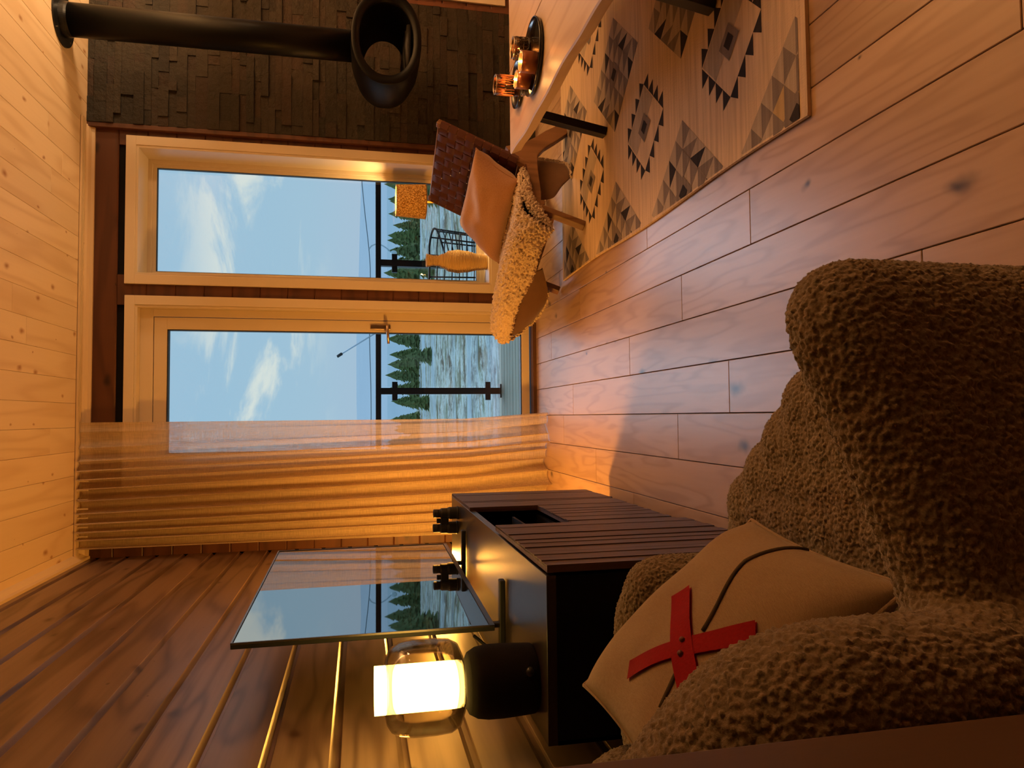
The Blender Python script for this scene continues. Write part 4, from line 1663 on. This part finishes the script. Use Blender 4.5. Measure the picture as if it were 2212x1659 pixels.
# far arm
far = [(-0.53, 0.98, 0.62, 0.12, 0.066), (-0.50, 1.08, 0.60, 0.12, 0.066), (-0.43, 1.135, 0.592, 0.12, 0.066), (-0.35, 1.14, 0.588, 0.12, 0.066), (-0.29, 1.115, 0.580, 0.12, 0.062)]
shell_wall(mb, far, 30)
blob(mb, (-0.20, 0.80, 0.20), 0.30, 1.0, 1.0, 0.42)
blob(mb, (-0.06, 0.78, 0.20), 0.24, 1.0, 1.0, 0.45)
sh_ = mb.build('shell', M['boucle'], ac, smooth=True)
furry(sh_, 0.0060, 0.0038, voxel=0.0070, smooth=14, levels=2, second=(0.045, 0.003))
mb = MB()
seatp = [(-0.34, 0.66), (-0.10, 0.66), (0.05, 0.72), (0.085, 0.84), (0.03, 0.99), (-0.06, 1.06), (-0.20, 1.06), (-0.36, 1.0)]
for i in range(9):
    for j in range(9):
        u, v = i / 8, j / 8
        x_ = -0.36 + 0.42 * u
        y_ = 0.64 + 0.44 * v
        # keep a rounded front edge running from near-right to far-left
        dd = (x_ + 0.16) * 0.80 + (y_ - 0.80) * 0.60
        if dd > 0.215:
            continue
        blob(mb, (x_, y_, 0.345), 0.068, 1, 1, 0.95, 8)
st_ = mb.build('seat_cushion', M['boucle'], ac, smooth=True)
furry(st_, 0.0060, 0.0038, voxel=0.0070, smooth=14, levels=2, second=(0.045, 0.003))
for (x_, y_) in ((-0.40, 0.62), (0.0, 0.62), (-0.38, 1.02), (-0.02, 0.92)):
    MB().tube([(x_, y_, 0.0), (x_, y_, 0.16)], [0.014, 0.020], 14).build('leg', M['oak'], ac, smooth=True)

# linen cushion with red felt cross
pc = [(-0.394, 1.030, 0.678), (-0.151, 0.944, 0.452), (-0.176, 0.640, 0.452), (-0.419, 0.726, 0.678)]
pw_ = thing('linen_cushion', 'beige linen cushion with red felt cross and grey cord on the armchair', 'cushion', pc[0])
S, mb, seam = pillow(pc, 0.12, 56, 0.03, 0.004, 8)
nrm_ = (Vector(pc[1]) - Vector(pc[0])).cross(Vector(pc[3]) - Vector(pc[0]))
SG = 1 if nrm_.dot(Vector((0, 0, 1)) - Vector((0.0, 0.6, 0))) > 0 else -1
mb.build('cover', M['linen'], pw_, smooth=True, weld=True)
seam.build('piping', M['linen'], pw_, smooth=True)


def band(p, q, wd, name, lift, mat, n=24):
    """strip on the pillow from uv p to uv q"""
    d = Vector((q[0] - p[0], q[1] - p[1]))
    pe = Vector((-d.y, d.x)).normalized() * wd / 2
    mb = MB()
    mb.grid(lambda s_, v_: S(p[0] + d.x * s_ + pe.x * (2 * v_ - 1), p[1] + d.y * s_ + pe.y * (2 * v_ - 1), SG, SG * (lift + 0.001)), n, 6)
    mb.grid(lambda s_, v_: S(p[0] + d.x * s_ + pe.x * (2 * v_ - 1), p[1] + d.y * s_ + pe.y * (2 * v_ - 1), SG, SG * lift * 0.2), n, 6)
    return mb.build(name, mat, pw_, smooth=True)


cp = (0.36, 0.385)
band((0.20, 0.47), (0.60, 0.85), 0.085, 'felt_strip', 0.0030, M['red'])
band((0.56, 0.36), (0.26, 0.95), 0.085, 'felt_strip', 0.0042, M['red'])
for ia, ib in ((0, 9), (15, 40)):
    mb = MB()
    mb.tube([S(0.20 + (0.985 - 0.20) * i / 40, 0.78 + (0.55 - 0.78) * min(1, i / 30), SG, SG * 0.0010) for i in range(ia, ib + 1)], 0.0026, 8)
    mb.build('cord', M['cord'], pw_, smooth=True)
for q in ((0.425, 0.645), (0.385, 0.695)):
    c0 = S(q[0], q[1], SG, SG * 0.0062)
    mb = MB()
    blob(mb, c0, 0.0035, 1, 1, 1, 6)
    mb.build('stud', plain('brown_stud', srgb(110, 50, 30), 0.5), pw_, smooth=True)

# ------------------------------------------------------------------ outdoors
mb = MB()
y = YB + 0.215
while y < 5.50:
    mb.box((-3.0, y, -0.105), (6.0, y + 0.094, -0.075))
    y += 0.100
struct(mb.build('deck', M['deck'], bevel=0.002, seg=1))
rail = thing('deck_railing', 'black metal deck railing with clear glass panels', 'railing', (0.5, 5.5, -0.075))
posts = [0.196 + 0.969 * k for k in range(-3, 6)]
for a_, b_ in zip(posts[:-1], posts[1:]):
    MB().box((a_, 5.478, 0.836), (b_, 5.522, 0.876)).build('top_rail', M['black'], rail)
for x_ in posts:
    p_ = MB().box((x_ - 0.024, 5.476, -0.065), (x_ + 0.024, 5.524, 0.836)).build('post', M['black'], rail)
    MB().box((x_ - 0.052, 5.455, -0.075), (x_ + 0.052, 5.545, -0.065)).build('base_plate', M['black'], p_)
    for zc in (0.735, 0.025):
        MB().box((x_ - 0.070, 5.482, zc - 0.020), (x_ + 0.070, 5.512, zc + 0.020)).build('glass_clamp', M['black'], p_)
for a_, b_ in zip(posts[:-1], posts[1:]):
    MB().box((a_ + 0.034, 5.494, 0.0), (b_ - 0.034, 5.502, 0.790)).build('glass_panel', M['railglass'], rail)


def terrain(u, v):
    yy = 5.55 + (160 ** v - 1) / 159 * 175
    x_ = (u - 0.5) * (30 + yy * 2.6) + yy * 0.08
    z_ = -0.75 - 0.070 * (yy - 5.5) - 0.25 * sin(yy * 0.12 + x_ * 0.05)
    z_ += 0.08 * noise.noise(Vector((x_ * 0.3, yy * 0.3, 0)))
    return (x_, yy, z_)


struct(MB().grid(terrain, 60, 90).build('ground_meadow', M['meadow'], smooth=True))


def hill(u, v):
    ang = (u - 0.5) * 2.4
    R_ = 260 + v * 900
    x_ = R_ * sin(ang)
    y_ = R_ * cos(ang)
    h = -26 + 21 * v ** 1.2 + 13 * v * (0.5 + noise.noise(Vector((ang * 3.1 + 2.0, 0.3, 0)))) + 5 * v * noise.noise(Vector((ang * 11, 4, v * 2)))
    return (x_, y_, h)


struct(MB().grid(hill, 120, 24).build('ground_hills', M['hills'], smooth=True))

# spruce trees
def spruce_mesh(seed):
    rs_ = random.Random(seed)
    mb = MB()
    tiers = 11
    for i in range(tiers):
        zb = 0.08 + 0.80 * i / tiers
        zt = zb + 0.22
        r = 0.26 * (1 - i / tiers) ** 0.7 + 0.03
        n = 16
        k = len(mb.v)
        for j in range(n):
            th = 2 * pi * j / n + i
            rr = r * rs_.uniform(0.55, 1.15)
            mb.v.append(Vector((rr * cos(th), rr * sin(th), zb + rs_.uniform(-0.03, 0.03))))
        mb.v.append(Vector((0, 0, min(1.0, zt))))
        for j in range(n):
            mb.f.append((k + j, k + (j + 1) % n, k + n))
            mb.m.append(0)
    return mb


protos = []
for s_ in range(3):
    e = thing('spruce_tree', 'dark green spruce in the treeline beyond the railing', 'tree', (0, 0, 0), 0, 'spruces in the treeline beyond the deck')
    spruce_mesh(s_).build('crown', M['spruce'], e, local=True)
    MB().tube([(0, 0, 0), (0, 0, 0.5)], [0.02, 0.012], 8).build('trunk', M['trunk'], e, local=True)
    protos.append(e)
rs = random.Random(21)
n_t = 0


def tz_at(x_, yy):
    return -0.75 - 0.070 * (yy - 5.5) - 0.25 * sin(yy * 0.12 + x_ * 0.05)


for row, (yy0, hh, cnt) in enumerate(((86, 4.4, 17), (91, 4.9, 17), (96, 5.3, 17), (101, 5.7, 17), (106, 6.0, 17))):
    for i in range(cnt):
        yy = yy0 + rs.uniform(-1.2, 1.2)
        xx = (-10 + 3.35 * (i + 0.5 * (row % 2)) + rs.uniform(-0.4, 0.4)) * (yy0 / 95)
        h_ = hh * rs.uniform(0.62, 0.95)
        loc = (xx, yy, tz_at(xx, yy) - 0.1)
        if n_t < 3:
            e = protos[n_t]
            e.location = loc
            e.scale = (h_, h_, h_)
        else:
            e = dup(protos[rs.randrange(3)], loc, rs.uniform(0, 6), None, (h_, h_, h_))
        n_t += 1
for i, (yy, xx, h_) in enumerate(((38, 3.2, 1.5), (42, 5.4, 1.9), (34, 6.9, 1.3), (46, 9.5, 2.1), (30, 9.4, 1.8), (40, 12.8, 2.4), (28, 11.5, 1.6), (52, 1.0, 2.0), (36, 17.0, 2.2))):
    e = dup(protos[i % 3], (xx, yy, tz_at(xx, yy) - 0.08), i * 1.3, 'young spruce bush growing on the snowy meadow before the treeline', (h_ * 1.2, h_ * 1.2, h_))
    e['group'] = 'young spruces on the meadow'

# two thin lamp-like shapes set beyond the railing
mb = MB()
mb.tube([(1.22, 15, 1.44), (1.31, 15, 1.30)], 0.030, 8)
a1 = mb
o_ = thing('slanting_lamp_shape', 'thin slanting grey lamp-like arm with dark tip beyond the railing', 'lamp', (1.74, 15, 0.66))
MB().tube([(1.235, 15, 1.43), (1.30, 15, 1.33)], 0.030, 10).build('lamp_head', M['gasket'], o_, smooth=True)
MB().tube([(1.29, 15, 1.345), (1.78, 15, 0.58)], 0.014, 8).build('arm', plain('galvanised_grey', srgb(186, 206, 226), 0.5), o_, smooth=True)
MB().tube([(1.78, 15, 0.58), (1.80, 15, 0.2), (1.80, 15, -1.6)], 0.018, 8).build('pole', plain('galvanised_grey_pole', srgb(150, 168, 184), 0.5), o_, smooth=True)
o_ = thing('curved_lamp_shape', 'pale curved lamp-like shape hanging beyond the railing in the right window', 'lamp', (3.43, 15, 0.72))
cur = [(3.46, 15, 0.79), (3.53, 15, 0.74), (3.57, 15, 0.62), (3.53, 15, 0.50), (3.44, 15, 0.38), (3.37, 15, 0.33)]
MB().tube([catmull(cur, i / 24) for i in range(25)], 0.014, 8).build('arm', plain('galvanised_arm', srgb(190, 210, 226), 0.5), o_, smooth=True)
mb = MB()
blob(mb, (3.40, 15, 0.29), 0.055, 1, 1, 1.2, 8)
mb.build('lamp_head', plain('pale_lamp_head', srgb(214, 232, 244), 0.4), o_, smooth=True)
mb = MB()
wp = [(7.5, 15, 1.12), (4.83, 15, 0.935), (3.44, 15, 0.795), (2.82, 15, 0.767), (1.77, 15, 0.785), (-0.1, 15, 0.755), (-4.0, 15, 0.80)]
mb.tube([catmull(wp, i / 60) for i in range(61)], 0.010, 6)
tag(mb.build('overhead_wire', plain('wire_grey', srgb(110, 128, 140), 0.5), smooth=True), 'thin grey overhead wire stretched across the view beyond the railing', 'wire')

# rattan chair on the deck
rc = thing('rattan_chair', 'black rattan tub chair standing outside on the deck', 'chair', (0.98, 4.98, -0.075))
rcx, rcy = 1.02, 4.98


def rim(th):
    return 0.545 - 0.24 * max(0.0, sin((th - pi * 0.62) * 0.5)) ** 2 * (1 if th > pi * 0.62 else 0)


def rpt(th, z, f=1.0):
    r = (0.235 + 0.05 * (z / 0.5)) * f
    return (rcx + r * cos(th) * 1.0, rcy - r * sin(th) * 0.9, z)


th0, th1 = -0.35 * pi, 1.25 * pi
for j in range(10):
    q = 0.10 + 0.046 * j
    mb = MB()
    pts = []
    for i in range(49):
        th = th0 + (th1 - th0) * i / 48
        top_ = 0.545 - 0.17 * (1 - min(1, max(0, (th + 0.35 * pi) / (0.75 * pi)))) ** 1.3
        zz_ = 0.09 + (top_ - 0.09) * (j / 9)
        pts.append(rpt(th, zz_))
    mb.tube(pts, 0.0075 if j == 9 else 0.0042, 7)
    mb.build('woven_hoop', M['rattan'], rc, smooth=True)
for i in range(11):
    th = th0 + (th1 - th0) * i / 10
    top_ = 0.545 - 0.17 * (1 - min(1, max(0, (th + 0.35 * pi) / (0.75 * pi)))) ** 1.3
    MB().tube([rpt(th, 0.09), rpt(th, (0.09 + top_) / 2), rpt(th, top_)], 0.0055, 7).build('rib', M['rattan'], rc, smooth=True)
MB().lathe([(0, 0.08), (0.22, 0.08), (0.235, 0.09), (0.235, 0.115), (0, 0.12)], (rcx, rcy, 0), 40).build('seat', M['rattan'], rc)
for i in range(4):
    th = pi / 4 + i * pi / 2
    MB().tube([(rcx + 0.15 * cos(th), rcy + 0.15 * sin(th), 0.085), (rcx + 0.19 * cos(th), rcy + 0.19 * sin(th), -0.075)], 0.010, 8).build('leg', M['rattan'], rc, smooth=True)
